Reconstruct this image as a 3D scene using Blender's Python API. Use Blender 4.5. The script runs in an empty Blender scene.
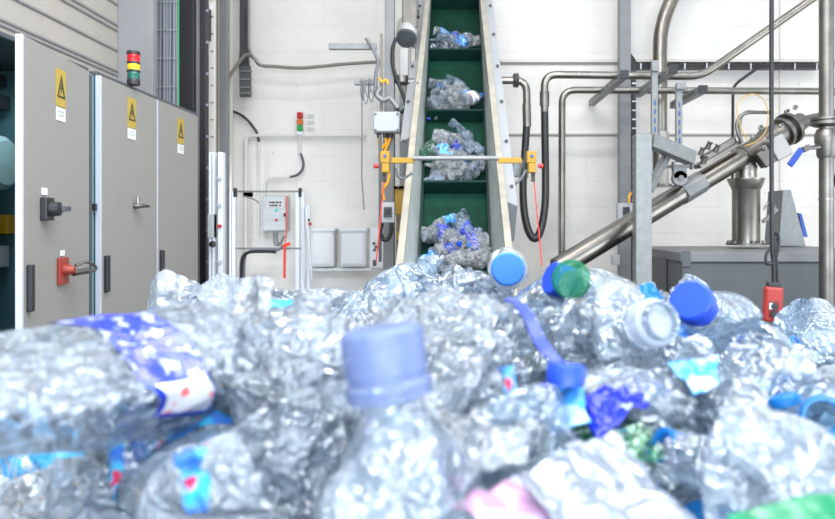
import bpy, math, random
import numpy as np
from mathutils import Vector, Matrix, noise
PI = math.pi
C = bpy.context.scene.collection
SC = bpy.context.scene
F, VX, VY, CH = 700.0, 455.0, 222.0, 1.55

def P(px, py, Z):                       # a point of the photo at distance Z
    return Vector(((px - VX) / F * Z, Z, CH + (VY - py) / F * Z))

# ------------------------------------------------------------------ materials
MATS = {}
def mat(name, col, rough=0.5, metal=0.0, bump=0.0, bscale=40.0, var=0.0, vscale=4.0, emit=0.0, spec=0.5, col2=None, bstretch=None):
    if name in MATS: return MATS[name]
    m = bpy.data.materials.new(name); m.use_nodes = True
    nt = m.node_tree; N = nt.nodes; L = nt.links
    b = N['Principled BSDF']
    b.inputs['Base Color'].default_value = (*col, 1); b.inputs['Roughness'].default_value = rough
    b.inputs['Metallic'].default_value = metal; b.inputs['Specular IOR Level'].default_value = spec
    tc = N.new('ShaderNodeTexCoord')
    src = tc.outputs['Object']
    if bstretch:
        mp = N.new('ShaderNodeMapping'); mp.inputs['Scale'].default_value = bstretch
        L.new(src, mp.inputs['Vector']); bsrc = mp.outputs['Vector']
    else: bsrc = src
    if var > 0:
        n = N.new('ShaderNodeTexNoise'); n.inputs['Scale'].default_value = vscale; n.inputs['Detail'].default_value = 6
        L.new(bsrc, n.inputs['Vector'])
        r = N.new('ShaderNodeValToRGB'); r.color_ramp.elements[0].position = .35; r.color_ramp.elements[1].position = .65
        c2 = col2 if col2 else tuple(c * (1 - var) for c in col)
        r.color_ramp.elements[0].color = (*c2, 1); r.color_ramp.elements[1].color = (*col, 1)
        L.new(n.outputs['Fac'], r.inputs['Fac']); L.new(r.outputs['Color'], b.inputs['Base Color'])
    if bump > 0:
        n = N.new('ShaderNodeTexNoise'); n.inputs['Scale'].default_value = bscale; n.inputs['Detail'].default_value = 5
        L.new(bsrc, n.inputs['Vector'])
        bp = N.new('ShaderNodeBump'); bp.inputs['Strength'].default_value = bump; bp.inputs['Distance'].default_value = .01
        L.new(n.outputs['Fac'], bp.inputs['Height']); L.new(bp.outputs['Normal'], b.inputs['Normal'])
    if emit > 0:
        b.inputs['Emission Color'].default_value = (*col, 1); b.inputs['Emission Strength'].default_value = emit
    MATS[name] = m
    return m

def wall_mat(name, col, brick=True):
    m = bpy.data.materials.new(name); m.use_nodes = True
    nt = m.node_tree; N = nt.nodes; L = nt.links; b = N['Principled BSDF']; b.inputs['Roughness'].default_value = .6
    tc = N.new('ShaderNodeTexCoord')
    sp = N.new('ShaderNodeSeparateXYZ'); L.new(tc.outputs['Object'], sp.inputs['Vector'])
    cb = N.new('ShaderNodeCombineXYZ'); L.new(sp.outputs['X'], cb.inputs['X']); L.new(sp.outputs['Z'], cb.inputs['Y'])
    n1 = N.new('ShaderNodeTexNoise'); n1.inputs['Scale'].default_value = 1.1; n1.inputs['Detail'].default_value = 8; n1.inputs['Roughness'].default_value = .65
    L.new(tc.outputs['Object'], n1.inputs['Vector'])
    r = N.new('ShaderNodeValToRGB'); r.color_ramp.elements[0].position = .3; r.color_ramp.elements[1].position = .6
    r.color_ramp.elements[0].color = (*[c * .86 for c in col], 1); r.color_ramp.elements[1].color = (*col, 1)
    L.new(n1.outputs['Fac'], r.inputs['Fac'])
    # scattered dark scuffs
    n2 = N.new('ShaderNodeTexNoise'); n2.inputs['Scale'].default_value = 14; n2.inputs['Detail'].default_value = 3
    L.new(tc.outputs['Object'], n2.inputs['Vector'])
    r2 = N.new('ShaderNodeValToRGB'); r2.color_ramp.elements[0].position = .70; r2.color_ramp.elements[1].position = .76
    r2.color_ramp.elements[0].color = (0, 0, 0, 1); r2.color_ramp.elements[1].color = (1, 1, 1, 1)
    L.new(n2.outputs['Fac'], r2.inputs['Fac'])
    mx = N.new('ShaderNodeMixRGB'); mx.blend_type = 'MIX'; mx.inputs['Color2'].default_value = (*[c * .68 for c in col], 1)
    L.new(r2.outputs['Color'], mx.inputs['Fac']); L.new(r.outputs['Color'], mx.inputs['Color1'])
    L.new(mx.outputs['Color'], b.inputs['Base Color'])
    bp = N.new('ShaderNodeBump'); bp.inputs['Strength'].default_value = .35; bp.inputs['Distance'].default_value = .012
    if brick:
        bk = N.new('ShaderNodeTexBrick'); bk.inputs['Scale'].default_value = 1.0; bk.inputs['Mortar Size'].default_value = .006
        bk.inputs['Mortar Smooth'].default_value = .5
        bk.inputs['Brick Width'].default_value = .49; bk.inputs['Row Height'].default_value = .24
        bk.inputs['Color1'].default_value = bk.inputs['Color2'].default_value = (1, 1, 1, 1); bk.inputs['Mortar'].default_value = (0, 0, 0, 1)
        L.new(cb.outputs['Vector'], bk.inputs['Vector'])
        n3 = N.new('ShaderNodeTexNoise'); n3.inputs['Scale'].default_value = 25; L.new(tc.outputs['Object'], n3.inputs['Vector'])
        ad = N.new('ShaderNodeMath'); ad.operation = 'MULTIPLY_ADD'; ad.inputs[1].default_value = .3
        L.new(n3.outputs['Fac'], ad.inputs[0]); L.new(bk.outputs['Color'], ad.inputs[2]); L.new(ad.outputs[0], bp.inputs['Height'])
    else:
        L.new(n2.outputs['Fac'], bp.inputs['Height'])
    L.new(bp.outputs['Normal'], b.inputs['Normal'])
    MATS[name] = m
    return m

# ------------------------------------------------------------------ mesh builder
class MB:
    def __init__(s): s.v = []; s.f = []
    def add(s, vs, fs):
        o = len(s.v); s.v += [tuple(v) for v in vs]; s.f += [tuple(i + o for i in f) for f in fs]; return s
    def box(s, c, d, rot=None):
        c = Vector(c); h = Vector(d) / 2; vs = []
        for x in (-1, 1):
            for y in (-1, 1):
                for z in (-1, 1):
                    v = Vector((x * h.x, y * h.y, z * h.z))
                    if rot is not None: v = rot @ v
                    vs.append(c + v)
        return s.add(vs, [(0, 1, 3, 2), (4, 6, 7, 5), (0, 4, 5, 1), (2, 3, 7, 6), (0, 2, 6, 4), (1, 5, 7, 3)])
    def b2(s, a, b):                    # box between two corners
        a = Vector(a); b = Vector(b)
        return s.box((a + b) / 2, [abs(q) for q in (b - a)])
    def bar(s, a, b, w, h=None, up=(0, 0, 1)):
        a = Vector(a); b = Vector(b); d = (b - a); L = d.length; z = d.normalized(); u = Vector(up)
        if abs(z.dot(u)) > .98: u = Vector((0, 1, 0))
        x = u.cross(z).normalized(); y = z.cross(x)
        return s.box((a + b) / 2, (w, h or w, L), Matrix((x, y, z)).transposed())
    def tube(s, pts, r, n=14, caps=True):
        pts = [Vector(p) for p in pts]; rs = r if isinstance(r, (list, tuple)) else [r] * len(pts)
        T = [(pts[min(i + 1, len(pts) - 1)] - pts[max(i - 1, 0)]).normalized() for i in range(len(pts))]
        u = Vector((0, 0, 1)) if abs(T[0].z) < .9 else Vector((0, 1, 0))
        x = u.cross(T[0]).normalized(); vs = []; fs = []
        for i, p in enumerate(pts):
            x = (x - T[i] * x.dot(T[i])).normalized(); y = T[i].cross(x)
            for k in range(n):
                a = 2 * PI * k / n; vs.append(p + (x * math.cos(a) + y * math.sin(a)) * rs[i])
        for i in range(len(pts) - 1):
            for k in range(n):
                k2 = (k + 1) % n; fs.append((i * n + k, i * n + k2, (i + 1) * n + k2, (i + 1) * n + k))
        if caps: fs.append(tuple(range(n))[::-1]); fs.append(tuple((len(pts) - 1) * n + k for k in range(n)))
        return s.add(vs, fs)
    def lathe(s, prof, base=(0, 0, 0), axis=(0, 0, 1), n=28, caps=True):   # prof: (t, r)
        z = Vector(axis).normalized(); b = Vector(base)
        s.tube([b + z * t + z * (1e-6 * i) for i, (t, r) in enumerate(prof)], [max(r, 1e-5) for t, r in prof], n, caps) if False else None
        u = Vector((0, 0, 1)) if abs(z.z) < .9 else Vector((0, 1, 0))
        x = u.cross(z).normalized(); y = z.cross(x); vs = []; fs = []
        for t, r in prof:
            for k in range(n):
                a = 2 * PI * k / n; vs.append(b + z * t + (x * math.cos(a) + y * math.sin(a)) * r)
        for i in range(len(prof) - 1):
            for k in range(n):
                k2 = (k + 1) % n; fs.append((i * n + k, i * n + k2, (i + 1) * n + k2, (i + 1) * n + k))
        if caps: fs.append(tuple(range(n))[::-1]); fs.append(tuple((len(prof) - 1) * n + k for k in range(n)))
        return s.add(vs, fs)
    def prism(s, poly, a, b):           # polygon of 3d points extruded by vector b-a
        d = Vector(b) - Vector(a); n = len(poly); vs = [Vector(p) for p in poly] + [Vector(p) + d for p in poly]
        fs = [tuple(range(n))[::-1], tuple(range(n, 2 * n))] + [(i, (i + 1) % n, n + (i + 1) % n, n + i) for i in range(n)]
        return s.add(vs, fs)
    def build(s, name, m, parent=None, bevel=0.0, smooth=False, label=None, org=None):
        me = bpy.data.meshes.new(name)
        o = bpy.data.objects.new(name, me); C.objects.link(o)
        if org is None and parent is None and s.v:
            a = np.array(s.v); org = ((a[:, 0].min() + a[:, 0].max()) / 2, (a[:, 1].min() + a[:, 1].max()) / 2, a[:, 2].min())
        if parent is not None:
            org = parent.get('_o', (0, 0, 0)) if org is None else org
            pm = Vector(parent['_o'])
        ov = Vector(org) if org is not None else Vector((0, 0, 0))
        me.from_pydata([(v[0] - ov.x, v[1] - ov.y, v[2] - ov.z) for v in s.v], [], s.f); me.validate(); me.update()
        import bmesh
        bm = bmesh.new(); bm.from_mesh(me); bmesh.ops.recalc_face_normals(bm, faces=bm.faces); bm.to_mesh(me); bm.free()
        me.materials.append(m)
        if parent is not None:
            o.parent = parent; o.location = ov - Vector(parent['_o'])
        else: o.location = ov
        o['_o'] = tuple(ov)
        if smooth:
            for p in me.polygons: p.use_smooth = True
            me.set_sharp_from_angle(angle=math.radians(38))
        if bevel > 0:
            bv = o.modifiers.new('Bevel', 'BEVEL'); bv.width = bevel; bv.segments = 2; bv.limit_method = 'ANGLE'; bv.angle_limit = math.radians(40)
        if label: o['label'] = label
        return o

def sm(pts, k=8):                       # Catmull-Rom through points
    pts = [Vector(p) for p in pts]; out = []
    q = [pts[0] * 2 - pts[1]] + pts + [pts[-1] * 2 - pts[-2]]
    for i in range(1, len(q) - 2):
        a, b, c, d = q[i - 1:i + 3]
        for j in range(k):
            t = j / k
            out.append(.5 * ((2 * b) + (c - a) * t + (2 * a - 5 * b + 4 * c - d) * t * t + (3 * b - a - 3 * c + d) * t ** 3))
    out.append(pts[-1]); return out

def fillet(pts, r, k=7):                # polyline with rounded corners
    pts = [Vector(p) for p in pts]; out = [pts[0]]
    for i in range(1, len(pts) - 1):
        a, b, c = pts[i - 1:i + 2]; d1 = (a - b); d2 = (c - b); rr = min(r, d1.length * .49, d2.length * .49)
        p1 = b + d1.normalized() * rr; p2 = b + d2.normalized() * rr
        for j in range(k + 1):
            t = j / k; out.append(p1 * (1 - t) ** 2 + b * 2 * t * (1 - t) + p2 * t * t)
    out.append(pts[-1]); return out

def tag(o, label, cat, group=None, kind=None):
    if label: o['label'] = label
    if cat: o['category'] = cat
    if group: o['group'] = group
    if kind: o['kind'] = kind
    return o
def thing(name, label, cat, loc=(0, 0, 0), group=None):
    o = bpy.data.objects.new(name, None); C.objects.link(o); o.location = loc; o['_o'] = tuple(loc); o.empty_display_size = .05
    return tag(o, label, cat, group)
def struct(o): o['kind'] = 'structure'; return o

# palette
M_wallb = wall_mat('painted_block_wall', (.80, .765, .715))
M_walll = wall_mat('left_wall_dimmed', (.40, .37, .33), False)  # base colour darkened to carry the weak light on this wall
M_pil = mat('pilaster_paint_dimmed', (.27, .265, .27), .6, var=.1, vscale=3)  # low light of the upper corner is put into this tone
M_trim = mat('trim_paint', (.66, .63, .58), .5)
M_seam = mat('seam_dark', (.30, .28, .26), .7)
M_floor = mat('concrete_floor', (.32, .31, .30), .6, var=.25, vscale=3, bump=.2)
M_cab = mat('cabinet_paint', (.275, .265, .245), .42, var=.05, vscale=60, bump=.04, bscale=300)
M_cabedge = mat('cabinet_edge', (.52, .53, .60), .35)
M_teal = mat('cabinet_inside', (.10, .22, .25), .4)  # teal glow of the lit interior put into the base colour
M_tealdk = mat('cabinet_inside_dark', (.03, .07, .085), .4)
M_dark = mat('dark_plastic', (.02, .02, .024), .4)
M_black = mat('black_rubber', (.012, .012, .013), .45)
M_grey = mat('grey_paint_steel', (.22, .225, .23), .45, var=.12, vscale=8)
M_lgrey = mat('light_grey_plastic', (.42, .44, .45), .4)
M_steel = mat('brushed_stainless', (.29, .27, .24), .3, 1.0, bump=.05, bscale=60, var=.25, vscale=7)
M_steel2 = mat('dull_stainless', (.24, .225, .205), .4, 1.0, bump=.05, bscale=50, var=.3, vscale=9)
M_galv = mat('galvanised_steel', (.26, .268, .268), .45, .4, var=.15, vscale=25)
M_alu = mat('bright_aluminium', (.74, .76, .80), .35, .5)
M_white = mat('white_plastic', (.74, .75, .76), .35)
M_whitel = mat('white_coated_steel', (.76, .79, .85), .35)
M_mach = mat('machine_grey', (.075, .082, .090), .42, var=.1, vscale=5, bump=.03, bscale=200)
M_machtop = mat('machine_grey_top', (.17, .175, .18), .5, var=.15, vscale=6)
M_yel = mat('yellow_paint', (.42, .23, .008), .5)
M_yel2 = mat('ochre_yellow_paint', (.50, .28, .02), .5, var=.25, vscale=12)
M_red = mat('red_plastic', (.55, .02, .015), .35)
M_redlk = mat('red_lock_plate', (.30, .035, .022), .4)
M_cord = mat('red_cord', (.80, .05, .03), .5)
M_green = mat('green_plastic', (.03, .30, .10), .4)
M_signy = mat('warning_yellow', (.44, .31, .05), .5)
M_ink = mat('sign_ink', (.03, .03, .03), .6)
M_paper = mat('white_label', (.72, .72, .70), .6)
M_cream = mat('cream_rail', (.40, .37, .30), .5, var=.2, vscale=14)
M_belt = mat('conveyor_belt_green', (.003, .045, .026), .75, spec=.2, bump=.12, bscale=220, var=.35, vscale=9)
M_cleat = mat('conveyor_cleat', (.002, .026, .020), .6, spec=.25)
M_guard = mat('guard_sheet', (.42, .46, .44), .45, .0, var=.2, vscale=5)
M_brown = mat('brown_sheath', (.22, .19, .16), .6)
M_cable = mat('grey_cable', (.17, .18, .20), .5)
M_org = mat('orange_yellow_cable', (.8, .38, .02), .4)
M_bluep = mat('blue_paint', (.01, .07, .36), .35)
M_wood = mat('brown_steel', (.20, .15, .09), .6, var=.3, vscale=12)
M_crm = mat('chrome', (.22, .21, .20), .3, 1.0)

# ------------------------------------------------------------------ room shell
BZ = 6.5                                 # back wall distance
struct(MB().b2((-4, -3, -.1), (6, 9, 0)).build('floor', M_floor, org=(0, 0, 0)))
struct(MB().b2((-4, BZ, 0), (6, BZ + .2, 6)).build('wall_back', M_wallb, org=(0, BZ, 0)))
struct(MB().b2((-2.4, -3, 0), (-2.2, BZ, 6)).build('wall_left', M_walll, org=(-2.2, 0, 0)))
struct(MB().b2((6, -3, 0), (6.2, BZ + .2, 6)).build('wall_right', M_wallb, org=(6, 0, 0)))
m = MB()                                 # cladding joints on the side wall: raised ribs with dark lines
for z in (2.225, 2.36, 2.50, 2.526, 2.66, 2.79, 2.825, 2.96, 3.09, 3.12, 3.26, 3.4):
    m.b2((-2.2, -1, z), (-2.19, 4.55, z + .012))
struct(m.build('trim_1', M_pil, org=(0, 0, 0)))
m = MB()
for z in (2.225, 2.36, 2.50, 2.526, 2.66, 2.79, 2.825, 2.96, 3.09, 3.12, 3.26, 3.4):
    m.b2((-2.2, -1, z - .005), (-2.196, 4.55, z))
struct(m.build('trim_2', M_seam, org=(0, 0, 0)))
struct(MB().b2((-2.2, 4.56, 0), (-1.97, 4.62, 6)).build('pilaster_wall', M_pil, bevel=.004)).name = 'wall_pilaster'
# long ledges and joints of the back wall
def wl(py): return CH + (VY - py) / F * BZ
m = MB(); m.b2((P(500, 0, BZ).x, BZ - .03, wl(63)), (P(900, 0, BZ).x, BZ, wl(59.5))); struct(m.build('trim_3', M_trim, bevel=.004))
m = MB(); m.b2((P(500, 0, BZ).x, BZ - .012, wl(65)), (P(900, 0, BZ).x, BZ, wl(63.2)))
m.b2((P(496, 0, BZ).x, BZ - .012, wl(136.3)), (P(900, 0, BZ).x, BZ, wl(134.6)))
struct(m.build('trim_4', M_seam))
m = MB(); m.b2((P(500, 0, BZ).x, BZ - .02, wl(134.6)), (P(900, 0, BZ).x, BZ, wl(133))); struct(m.build('trim_5', M_trim))

# ------------------------------------------------------------------ electrical cabinets
XF = -1.577; HT = CH + .648
def lever(par, y, z, x=XF, h=.33):
    m = MB(); m.b2((x - .002, y, z), (x + .02, y + .035, z + h)); o = m.build('handle', M_dark, par, bevel=.004, label='long black lever handle')
    MB().b2((x + .02, y + .012, z + h * .45), (x + .026, y + .024, z + h * .6)).build('lock_insert', M_lgrey, o)
def sign_parts(par, rot, o):
    # rot/o: local frame of the door: u along door, v up, n out
    u, n = rot
    def q(a, b, c=0.0): return o + u * a + Vector((0, 0, 1)) * b + n * c
    m = MB(); m.prism([q(-.045, 0), q(.045, 0), q(.045, .145), q(-.045, .145)], (0, 0, 0), n * .002)
    s = m.build('warning_sign', M_signy, par, label='yellow warning sign with a black triangle')
    m = MB()
    tri = [(-.036, .035), (.036, .035), (0, .125)]; tin = [(-.024, .042), (.024, .042), (0, .105)]
    for i in range(3):
        j = (i + 1) % 3
        m.prism([q(*tri[i], .0025), q(*tri[j], .0025), q(*tin[j], .0025), q(*tin[i], .0025)], (0, 0, 0), n * .001)
    bolt = [(.004, .095), (-.010, .068), (-.001, .070), (-.006, .046), (.011, .075), (.002, .073)]
    m.prism([q(*b, .0025) for b in bolt], (0, 0, 0), n * .001)
    m.build('warning_symbol', M_ink, s)
    m = MB(); m.prism([q(-.042, -.055), q(.042, -.055), q(.042, -.004), q(-.042, -.004)], (0, 0, 0), n * .002)
    s = m.build('caption_label', M_paper, par, label='small white label under the warning sign')
    m = MB()
    for zz in (-.022, -.036):
        for a in (-.03, -.014, .002, .016):
            m.prism([q(a, zz, .0025), q(a + .011, zz, .0025), q(a + .011, zz + .007, .0025), q(a, zz + .007, .0025)], (0, 0, 0), n * .0006)
    m.build('caption_text', M_lgrey, s)

def cabinet(y0, y1, label, ajar):
    t = thing('electrical_cabinet', label, 'electrical cabinet', (XF - .25, (y0 + y1) / 2, 0), 'row of grey electrical cabinets')
    x0 = XF - .50; xf = XF - .02
    m = MB(); m.b2((x0, y0, .1), (x0 + .02, y1, HT)); m.b2((x0, y0, .1), (xf, y0 + .02, HT)); m.b2((x0, y1 - .02, .1), (xf, y1, HT))
    m.b2((x0, y0, .1), (xf, y1, .12)); m.build('body', M_teal, t)
    MB().b2((x0, y0 - .005, HT), (xf + .012, y1 + .005, HT + .02)).build('top_panel', M_cab if False else M_mach, t, bevel=.003, label='dark grey top panel')
    MB().b2((x0 + .02, y0 + .02, 0), (xf - .02, y1 - .02, .1)).build('plinth', M_dark, t)
    w = y1 - y0 - .012; th = math.radians(ajar)
    # door hinged on its far side (y1)
    hy = Vector((XF, y1 - .006, 0)); u = Vector((math.sin(th), -math.cos(th), 0)); n = Vector((math.cos(th), math.sin(th), 0))
    def q(a, b, c=0.0): return hy + u * a + Vector((0, 0, b)) + n * c
    m = MB(); m.prism([q(0, .11, -.02), q(w, .11, -.02), q(w, HT + .0, -.02), q(0, HT + .0, -.02)], (0, 0, 0), n * .02)
    d = m.build('door', M_cab, t, bevel=.002)
    m = MB(); m.prism([q(w, .11, -.021), q(w + .012, .11, -.021), q(w + .012, HT, -.021), q(w, HT, -.021)], (0, 0, 0), n * .022)
    m.build('door_edge', M_cabedge, d, label='pale blue grey folded door edge')
    m = MB(); m.prism([q(w - .05, 1.235, 0), q(w - .02, 1.235, 0), q(w - .02, 1.40, 0), q(w - .05, 1.40, 0)], (0, 0, 0), n * .018)
    hd = m.build('handle', M_dark, d, bevel=.004, label='long black lever handle')
    return t, d, q, u, n, w
cb1, d1, q1, u1, n1, w1 = cabinet(2.41, 3.025, 'grey electrical cabinet with its door ajar, red lock and dark rotary switch', 8.0)
cb2, d2, q2, u2, n2, w2 = cabinet(3.10, 3.709, 'grey electrical cabinet with a small chrome key handle, below the signal tower', .8)
cb3, d3, q3, u3, n3, w3 = cabinet(3.71, 4.30, 'plain grey electrical cabinet at the far end, beside the black cable trunks', 0.0)
def onq(q, u, n, w, px, py):            # door coordinates under a photo pixel
    d = P(px, py, 1) - Vector((0, 0, CH)); o = q(0, 0); s = n.dot(o) / n.dot(Vector((d.x, d.y, 0)))
    p = Vector((d.x * s, d.y * s, CH + d.z * s)); return p
for (dd, u, n, q, w, px, py) in ((d1, u1, n1, q1, w1, 60.5, 107), (d2, u2, n2, q2, w2, 131.5, 128), (d3, u3, n3, q3, w3, 180.5, 144)):
    sign_parts(dd, (-u, n), onq(q, u, n, w, px, py) + n * .0005)
# rotary main switch and padlock plate on the first door
p = onq(q1, u1, n1, w1, 44, 209); R1 = Matrix((n1, -u1, Vector((0, 0, 1)))).transposed()
sw = MB().box(p + n1 * .012, (.024, .07, .085), R1).build('rotary_switch', M_dark, d1, bevel=.004, label='dark blue grey rotary main switch')
MB().lathe([(0, .028), (.03, .026), (.032, .02)], p + n1 * .024 - u1 * .004, n1, 24).build('dial', M_dark, sw, smooth=True)
MB().bar(p + n1 * .06 - u1 * .01, p + n1 * .06 - u1 * .075 + Vector((0, 0, .003)), .014, .02).build('grip', M_mach, sw, bevel=.003)
MB().box(p + n1 * .002 + Vector((0, 0, .065)), (.003, .045, .025), R1).build('caption_label', M_paper, d1, label='small white label over the rotary switch')
p = onq(q1, u1, n1, w1, 61.5, 271)
lk = MB().box(p + n1 * .006, (.012, .088, .105), R1).build('lock_plate', M_redlk, d1, bevel=.003, label='red lock plate')
m = MB(); m.lathe([(0, .022), (.02, .020), (.038, .013), (.04, 0)], p + n1 * .01 + Vector((0, 0, .004)), n1, 20, False); m.build('lock_barrel', M_redlk, lk, smooth=True)
m = MB(); c0 = p + n1 * .04 - u1 * .01
m.tube([c0 + Vector((0, 0, -.01)), c0 - u1 * .06 + Vector((0, 0, -.004)) + n1 * .03], .012, 10)
m.tube(sm([c0 - u1 * .02 + Vector((0, 0, .02)), c0 - u1 * .06 + Vector((0, 0, .03)) + n1 * .03, c0 - u1 * .10 + Vector((0, 0, .002)) + n1 * .05, c0 - u1 * .05 + Vector((0, 0, -.012)) + n1 * .03]), .006, 8)
m.build('padlock', M_crm, lk, smooth=True, label='chrome padlock')
MB().box(p + n1 * .003 + Vector((0, 0, .07)), (.003, .04, .022), R1).build('caption_label', M_paper, d1, label='small white label over the red lock plate')
p = onq(q2, u2, n2, w2, 134, 206)
m = MB(); m.lathe([(0, .014), (.02, .014), (.03, .010), (.05, .010)], p, n2, 16); m.tube([p + n2 * .04, p + n2 * .045 - u2 * .06], .008, 8); m.tube([p + n2 * .02 + Vector((0, 0, .0)), p + n2 * .02 + Vector((0, 0, .045))], .007, 8)
m.build('key_handle', M_crm, d2, smooth=True, label='small chrome key handle')
# inside of the open cabinet: mounting plate, contactors, terminals
x0 = XF - .50
MB().b2((x0 + .04, 2.47, .2), (x0 + .055, 3.02, HT - .05)).build('mounting_plate', M_teal, cb1)
def comp(name, y0, y1, za, zb, d, m_, lab=None, par=cb1):
    y0 -= .03; y1 -= .03
    return MB().b2((x0 + .055, y0, za), (x0 + .055 + d, y1, zb)).build(name, m_, par, bevel=.004, label=lab)
rr = random.Random(5)
for row, (z, hh, d) in enumerate(((2.12, .05, .10), (2.02, .06, .10), (1.50, .08, .12), (1.36, .09, .10))):
    for k in range(7):
        y = 2.52 + k * .07
        mm_ = [M_dark, M_dark, M_bluep, M_yel, M_dark, M_green, M_dark, M_paper, M_redlk][rr.randrange(9)] if row in (0, 2) else [M_dark, M_dark, M_lgrey, M_bluep][rr.randrange(4)]
        o = comp('contactor', y, y + .058, z, z + hh, d + rr.random() * .04, mm_)
comp('wiring_duct', 2.5, 3.0, 1.95, 1.99, .07, M_teal); comp('wiring_duct', 2.5, 3.0, 1.60, 1.65, .07, M_teal); comp('wiring_duct', 2.5, 3.0, 1.24, 1.27, .07, M_teal)
MB().lathe([(0, .10), (.18, .11), (.20, .09), (.205, 0)], (x0 + .06, 2.84, 1.79), (1, 0, 0), 32, False).build('filter_fan', mat('pale_filter', (.35, .50, .52), .35), cb1, smooth=True, label='pale round housing')
m = MB()
for k in range(7):
    a = (x0 + .1, 2.6 + .05 * k, 1.64 + .0 * k); m.tube(sm([a, (x0 + .16, 2.62 + .05 * k, 1.56 + rr.random() * .05), (x0 + .13, 2.66 + .05 * k, 1.46)]), .006, 8)
m.build('wiring', M_redlk, cb1, smooth=True)
m = MB()
for k in range(9):
    z = 1.05 - k * .022
    m.b2((x0 + .11, 2.62, z), (x0 + .16, 2.98, z + .01))
MB().b2((x0 + .055, 2.55, .8), (x0 + .115, 3.02, 1.1)).build('drive_unit', M_teal, cb1, bevel=.003)
m.build('drive_grille', M_tealdk, cb1)
# filler strip between cabinet one and two, pale teal put in for the lit interior
st = thing('cabinet_joint_post', 'narrow dark and pale teal post filling the gap between two grey cabinets', 'post', (XF - .1, 3.06, 0))
MB().b2((XF - .35, 3.028, .1), (XF - .02, 3.095, HT)).build('pale_post', mat('pale_teal_lit', (.16, .30, .33), .4), st)
MB().b2((XF - .02, 3.03, .1), (XF - .004, 3.05, HT - .01)).build('hinge_strip', M_mach, st)
MB().b2((XF - .02, 3.06, 1.6), (XF + .002, 3.08, 1.63)).build('latch', M_dark, st)

# signal tower on the cabinets
Zt = 3.42; px0 = 133.5; bx = (px0 - VX) / F * Zt; zt = HT + .02
t = thing('signal_tower', 'red, yellow and green signal light tower on top of the grey cabinets', 'signal light', (bx - .0, Zt, zt))
zz = zt; r = .030
def seg(name, h, r_, m_, lab=None):
    global zz
    o = MB().lathe([(0, r_ * .96), (.003, r_), (h - .003, r_), (h, r_ * .96)], (bx, Zt, zz), (0, 0, 1), 24).build(name, m_, t, smooth=True, label=lab); zz += h
bot = CH + (VY - 88) / F * Zt
top = CH + (VY - 51.5) / F * Zt; k_ = (top - zt) / (.20)
for nm, h, r_, m_, lab in (('base', .034, .031, M_dark, None), ('green_lens', .042, .029, mat('lens_green', (.01, .12, .08), .25), 'green lens'), ('collar', .012, .031, M_dark, None),
        ('yellow_lens', .036, .029, mat('lens_yellow', (.75, .50, .01), .25), 'yellow lens'), ('collar', .012, .031, M_dark, None), ('red_lens', .044, .029, mat('lens_red', (.60, .01, .02), .25), 'red lens'), ('top_cap', .02, .031, M_dark, None)):
    seg(nm, h * k_, r_, m_, lab)

# cable ladder and trunks along the side wall
Zc = 4.95
def xz(px, Z): return (px - VX) / F * Z
t = thing('cable_ladder', 'vertical ladder of grey cables tied in bundles beside the pilaster', 'cable ladder', (xz(166, Zc), Zc, 0))
m = MB(); xs = np.linspace(xz(154, Zc), xz(177, Zc), 15)
for i, x in enumerate(xs):
    m.tube(sm([(x + .004 * math.sin(i + z * 3), Zc + (.012 if i % 2 else 0), z) for z in np.linspace(0, 4, 9)], 3), .0085 + .004 * (i % 3 == 0), 8)
m.build('cable_bundle', mat('ladder_cable', (.20, .215, .25), .45), t, smooth=True)
m = MB()
for z in np.arange(.3, 4, .20): m.b2((xs[0] - .012, Zc - .024, z), (xs[-1] + .012, Zc - .018, z + .004))
m.build('cable_ties', M_lgrey, t)
MB().tube([(xz(178.3, Zc), Zc, 0), (xz(178.3, Zc), Zc, 4)], .007, 8).build('earth_wire', M_green, t, label='green earth wire')
MB().tube([(xz(176.6, Zc), Zc, 0), (xz(176.6, Zc), Zc, 4)], .005, 8).build('blue_wire', mat('blue_cable', (.02, .18, .32), .4), t, label='blue wire')
MB().b2((xz(152, Zc), Zc + .03, 0), (xz(180, Zc), Zc + .05, 4)).build('back_rail', M_galv, t)
def trunk(name, pxa, pxb, Z, z0, z1, m_, label, cat, d=.06, bev=.004):
    return tag(MB().b2((xz(pxa, Z), Z, z0), (xz(pxb, Z), Z + d, z1)).build(name, m_, bevel=bev), label, cat)
trunk('cable_duct', 180, 193.5, 4.95, 0, 4, M_black, 'wide black vertical cable trunk beside the grey cable ladder', 'cable duct')
trunk('wall_stud', 194, 199, 5.0, 0, 4, M_pil, 'narrow light grey stud between the two black cable trunks', 'wall stud')
t = thing('cable_duct', 'narrow black vertical cable trunk at the end of the cabinets', 'cable duct', (xz(203, 4.9), 4.9, 0))
MB().b2((xz(199.5, 4.9), 4.9, 0), (xz(206, 4.9), 4.96, 4)).build('trunk_body', M_black, t, bevel=.004)
m = MB()
for z in np.arange(.6, 4, .22): m.b2((xz(206, 4.9), 4.9, z), (xz(206, 4.9) + .012, 4.92, z + .018))
m.build('trunk_clips', mat('violet_grey', (.25, .2, .28), .5), t)
t = thing('perforated_post', 'white perforated post with cut slots beside the narrow black trunk', 'post', (xz(211, 5.3), 5.3, 0))
MB().b2((xz(206.8, 5.3), 5.3, 0), (xz(214.5, 5.3), 5.34, 4)).build('post_face', M_trim, t, bevel=.003)
m = MB()
for z in np.arange(.5, 4, .13): m.b2((xz(211.0, 5.3), 5.296, z), (xz(213.8, 5.3), 5.3, z + .009))
m.build('slots', M_brown, t)
MB().b2((xz(207.5, 5.3), 5.25, 2.92), (xz(211.5, 5.3), 5.30, 3.15)).build('junction_block', M_black, t, bevel=.003)
MB().b2((xz(207.3, 5.3), 5.27, 3.15), (xz(211.8, 5.3), 5.30, 3.2)).build('junction_cap', M_white, t)
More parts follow.
